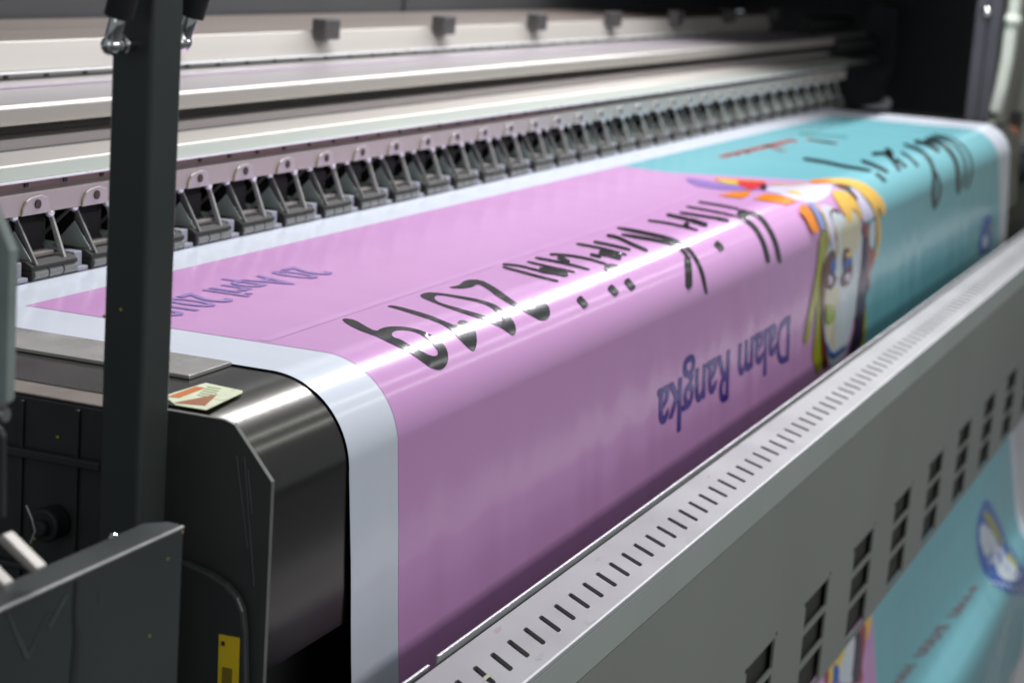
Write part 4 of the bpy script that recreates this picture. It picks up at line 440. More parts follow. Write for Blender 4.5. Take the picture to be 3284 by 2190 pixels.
TEAL_BRUSH=[[[(3.2692,-0.0947),(3.2611,-0.0904),(3.252,-0.0835),(3.2489,-0.0756),(3.2452,-0.0654),(3.24,-0.0551),(3.2333,-0.0447),(3.225,-0.0343),(3.2151,-0.0238),(3.2063,-0.0129),(3.1987,-0.0016),(3.1978,0.0088),(3.2087,0.0174),(3.2214,0.0231),(3.2351,0.0259),(3.2441,0.0268),(3.2577,0.024),(3.2572,0.0212),(3.2539,0.0163),(3.2459,0.0097),(3.2445,-0.001),(3.2512,-0.0127),(3.259,-0.0241),(3.2681,-0.0351),(3.2783,-0.0458),(3.2871,-0.0565),(3.2942,-0.0673),(3.2997,-0.0779),(3.3035,-0.0884),(3.3059,-0.0962),(3.3004,-0.0997),(3.294,-0.1006)]],[[(3.3385,-0.0131),(3.3242,-0.0089),(3.3119,-0.0036),(3.3028,0.0026),(3.2959,0.0097),(3.2929,0.0161),(3.2923,0.0222),(3.2941,0.028),(3.2977,0.0338),(3.3022,0.038),(3.3085,0.0402),(3.3159,0.0407),(3.3295,0.0386),(3.3334,0.0364),(3.3337,0.0331),(3.3309,0.0286),(3.3298,0.0223),(3.3319,0.0156),(3.3372,0.0084),(3.348,0.0003),(3.3618,-0.0084),(3.3723,-0.015),(3.3735,-0.0182),(3.3658,-0.0183)]],[[(3.2444,0.0337),(3.2391,0.0351),(3.2365,0.0367),(3.2367,0.0387),(3.2374,0.0412),(3.2382,0.0437),(3.2393,0.0462),(3.2402,0.0486),(3.2415,0.0509),(3.2426,0.0527),(3.2457,0.0537),(3.2506,0.0539),(3.2617,0.0528),(3.2658,0.0517),(3.2674,0.0503),(3.2665,0.0485),(3.2658,0.0459),(3.2652,0.0433),(3.2646,0.0407),(3.2644,0.038),(3.2642,0.0353),(3.2647,0.0333),(3.2623,0.0322),(3.2572,0.0321)]],[[(3.4743,-0.0243),(3.4686,-0.0216),(3.4661,-0.018),(3.4748,-0.0156),(3.4868,-0.0126),(3.4885,-0.0084),(3.4812,-0.0029),(3.4666,0.0036),(3.4484,0.0106),(3.4318,0.0175),(3.4177,0.0241),(3.4048,0.0304),(3.3932,0.0368),(3.3867,0.0414),(3.387,0.0442),(3.3894,0.0454),(3.4029,0.0449),(3.4087,0.0432),(3.4166,0.04),(3.4243,0.0353),(3.4376,0.0286),(3.4529,0.0215),(3.4711,0.0139),(3.4936,0.0055),(3.5238,-0.0047),(3.5466,-0.0143),(3.5568,-0.0218),(3.5547,-0.0273),(3.5414,-0.0306),(3.5313,-0.0328),(3.516,-0.0323),(3.5039,-0.0311)]],[[(3.4655,0.0186),(3.4576,0.0203),(3.452,0.0224),(3.4496,0.0249),(3.4471,0.028),(3.4451,0.0311),(3.4441,0.0341),(3.4435,0.037),(3.4433,0.0399),(3.4439,0.042),(3.447,0.0431),(3.4526,0.0432),(3.4659,0.0418),(3.4711,0.0405),(3.4739,0.0388),(3.474,0.0366),(3.475,0.0335),(3.4764,0.0304),(3.4786,0.0272),(3.4818,0.0239),(3.4857,0.0205),(3.4892,0.0179),(3.4886,0.0164),(3.483,0.0164)]],[[(3.5755,0.005),(3.5639,0.0082),(3.5537,0.0125),(3.5465,0.0177),(3.5413,0.0239),(3.5373,0.0294),(3.5339,0.0346),(3.5308,0.0395),(3.5276,0.0443),(3.5264,0.0478),(3.5282,0.05),(3.5324,0.0508),(3.5429,0.0501),(3.5473,0.0486),(3.5503,0.0461),(3.5521,0.0425),(3.5562,0.0374),(3.5606,0.032),(3.5656,0.0262),(3.5721,0.0199),(3.5806,0.0131),(3.5913,0.0072),(3.597,0.0034),(3.5948,0.0022)]],[[(3.7325,-0.022),(3.7199,-0.0175),(3.7013,-0.0097),(3.6775,0.0012),(3.6651,0.0121),(3.6592,0.0208),(3.6544,0.0284),(3.6487,0.0355),(3.6418,0.0422),(3.635,0.0485),(3.6283,0.0544),(3.621,0.0599),(3.6127,0.0653),(3.6036,0.0708),(3.5943,0.0765),(3.5847,0.0824),(3.5747,0.0887),(3.5692,0.0957),(3.5689,0.1033),(3.5723,0.1116),(3.5768,0.1203),(3.5828,0.127),(3.5878,0.1315),(3.5919,0.134),(3.6076,0.1353),(3.6097,0.1334),(3.6107,0.1293),(3.6106,0.1231),(3.6071,0.1146),(3.6044,0.1065),(3.6028,0.0988),(3.6068,0.0919),(3.6154,0.0854),(3.6246,0.079),(3.634,0.0728),(3.643,0.0667),(3.6522,0.0606),(3.6606,0.0541),(3.6688,0.0474),(3.6772,0.0402),(3.6872,0.0322),(3.6969,0.0236),(3.7079,0.0141),(3.7252,0.0027),(3.7483,-0.0107),(3.7605,-0.0198),(3.7665,-0.0255),(3.7662,-0.0278)]],[[(3.6351,0.0485),(3.6313,0.0506),(3.6266,0.0547),(3.6238,0.0606),(3.6257,0.0681),(3.6281,0.0753),(3.631,0.0821),(3.6336,0.0888),(3.6361,0.0954),(3.6383,0.1014),(3.6394,0.1069),(3.6361,0.1115),(3.6291,0.1155),(3.622,0.1192),(3.6148,0.1227),(3.6076,0.1258),(3.6003,0.1286),(3.5961,0.1309),(3.5947,0.1327),(3.595,0.1338),(3.6045,0.1355),(3.6085,0.1351),(3.6144,0.1341),(3.6213,0.1322),(3.6288,0.1293),(3.6363,0.1261),(3.6437,0.1226),(3.6511,0.1188),(3.6586,0.1145),(3.6623,0.1093),(3.6612,0.1033),(3.658,0.0967),(3.6548,0.0896),(3.6517,0.0825),(3.6485,0.0752),(3.646,0.0676),(3.6445,0.0598),(3.6449,0.054),(3.6453,0.0501),(3.6448,0.0481)]],[[(3.8082,-0.0172),(3.7897,-0.0121),(3.778,-0.0065),(3.7734,-0.0005),(3.7714,0.0065),(3.7695,0.013),(3.7677,0.0192),(3.7652,0.0253),(3.7618,0.0316),(3.7616,0.0362),(3.7669,0.0386),(3.7759,0.0392),(3.7971,0.0368),(3.8058,0.0343),(3.8109,0.0306),(3.8138,0.0256),(3.8221,0.0182),(3.8324,0.0099),(3.8463,0.0007),(3.8606,-0.0089),(3.8674,-0.0174),(3.8723,-0.0236),(3.8666,-0.0261),(3.8508,-0.0249)]],[[(3.8909,-0.0133),(3.876,-0.0085),(3.8565,-0.0006),(3.8427,0.0086),(3.8438,0.0172),(3.8448,0.025),(3.8444,0.0325),(3.8421,0.0397),(3.8381,0.047),(3.8346,0.0539),(3.8313,0.0604),(3.8274,0.0666),(3.8229,0.0726),(3.817,0.0797),(3.8118,0.0881),(3.8096,0.0979),(3.8131,0.1095),(3.8184,0.1186),(3.8248,0.1249),(3.8304,0.1283),(3.8515,0.1301),(3.8556,0.1276),(3.859,0.1221),(3.8597,0.1134),(3.8555,0.1014),(3.8551,0.0909),(3.8589,0.0819),(3.8644,0.074),(3.8692,0.067),(3.8739,0.0598),(3.8785,0.0522),(3.8837,0.0443),(3.891,0.0356),(3.8978,0.0265),(3.9052,0.0169),(3.9156,0.0062),(3.932,-0.0061),(3.9405,-0.0146),(3.9401,-0.0193),(3.9347,-0.0207)]],[[(3.9713,-0.0207),(3.9611,-0.0162),(3.9466,-0.0081),(3.9312,0.0029),(3.9305,0.014),(3.9326,0.0236),(3.9339,0.0325),(3.9331,0.041),(3.9297,0.0495),(3.9265,0.0575),(3.9226,0.0651),(3.9172,0.0724),(3.9101,0.0796),(3.9038,0.0869),(3.8979,0.0942),(3.893,0.1017),(3.8877,0.1094),(3.8846,0.1153),(3.8841,0.1194),(3.8852,0.1217),(3.8967,0.123),(3.901,0.1214),(3.9069,0.1179),(3.9134,0.1123),(3.9193,0.1044),(3.9228,0.0964),(3.9275,0.0886),(3.9335,0.0809),(3.9405,0.0731),(3.9461,0.0651),(3.9507,0.0568),(3.955,0.0481),(3.9601,0.0388),(3.9635,0.0291),(3.9662,0.019),(3.9713,0.0076),(3.9839,-0.0059),(3.9939,-0.0161),(3.9971,-0.0223),(3.9959,-0.025)]],[[(4.0299,-0.024),(4.0205,-0.0194),(4.0067,-0.011),(3.991,0.0006),(3.9886,0.0128),(3.991,0.0231),(3.9933,0.0327),(3.9942,0.0419),(3.993,0.0511),(3.9917,0.0597),(3.9892,0.068),(3.9852,0.076),(3.9793,0.084),(3.9731,0.0919),(3.9663,0.0999),(3.9583,0.108),(3.9434,0.1158),(3.9335,0.1218),(3.9284,0.126),(3.9269,0.1283),(3.9367,0.1296),(3.9427,0.128),(3.9526,0.1244),(3.9653,0.1188),(3.9807,0.1108),(3.9888,0.1023),(3.9946,0.0938),(4.0003,0.0853),(4.006,0.0767),(4.0101,0.068),(4.0129,0.0591),(4.015,0.0498),(4.0176,0.0399),(4.0192,0.0297),(4.0207,0.019),(4.0254,0.007),(4.0382,-0.0072),(4.0484,-0.018),(4.0522,-0.0248),(4.0516,-0.0277)]],[[(3.6358,-0.0326),(3.6333,-0.0284),(3.6204,-0.0226),(3.5973,-0.0153),(3.5644,-0.0064),(3.5235,0.0035),(3.498,0.0092),(3.4818,0.0118),(3.4715,0.0119),(3.4671,0.0096),(3.4728,0.0055),(3.4916,-0.0009),(3.5246,-0.01),(3.5697,-0.0213),(3.6037,-0.0289),(3.6259,-0.0327)]]]
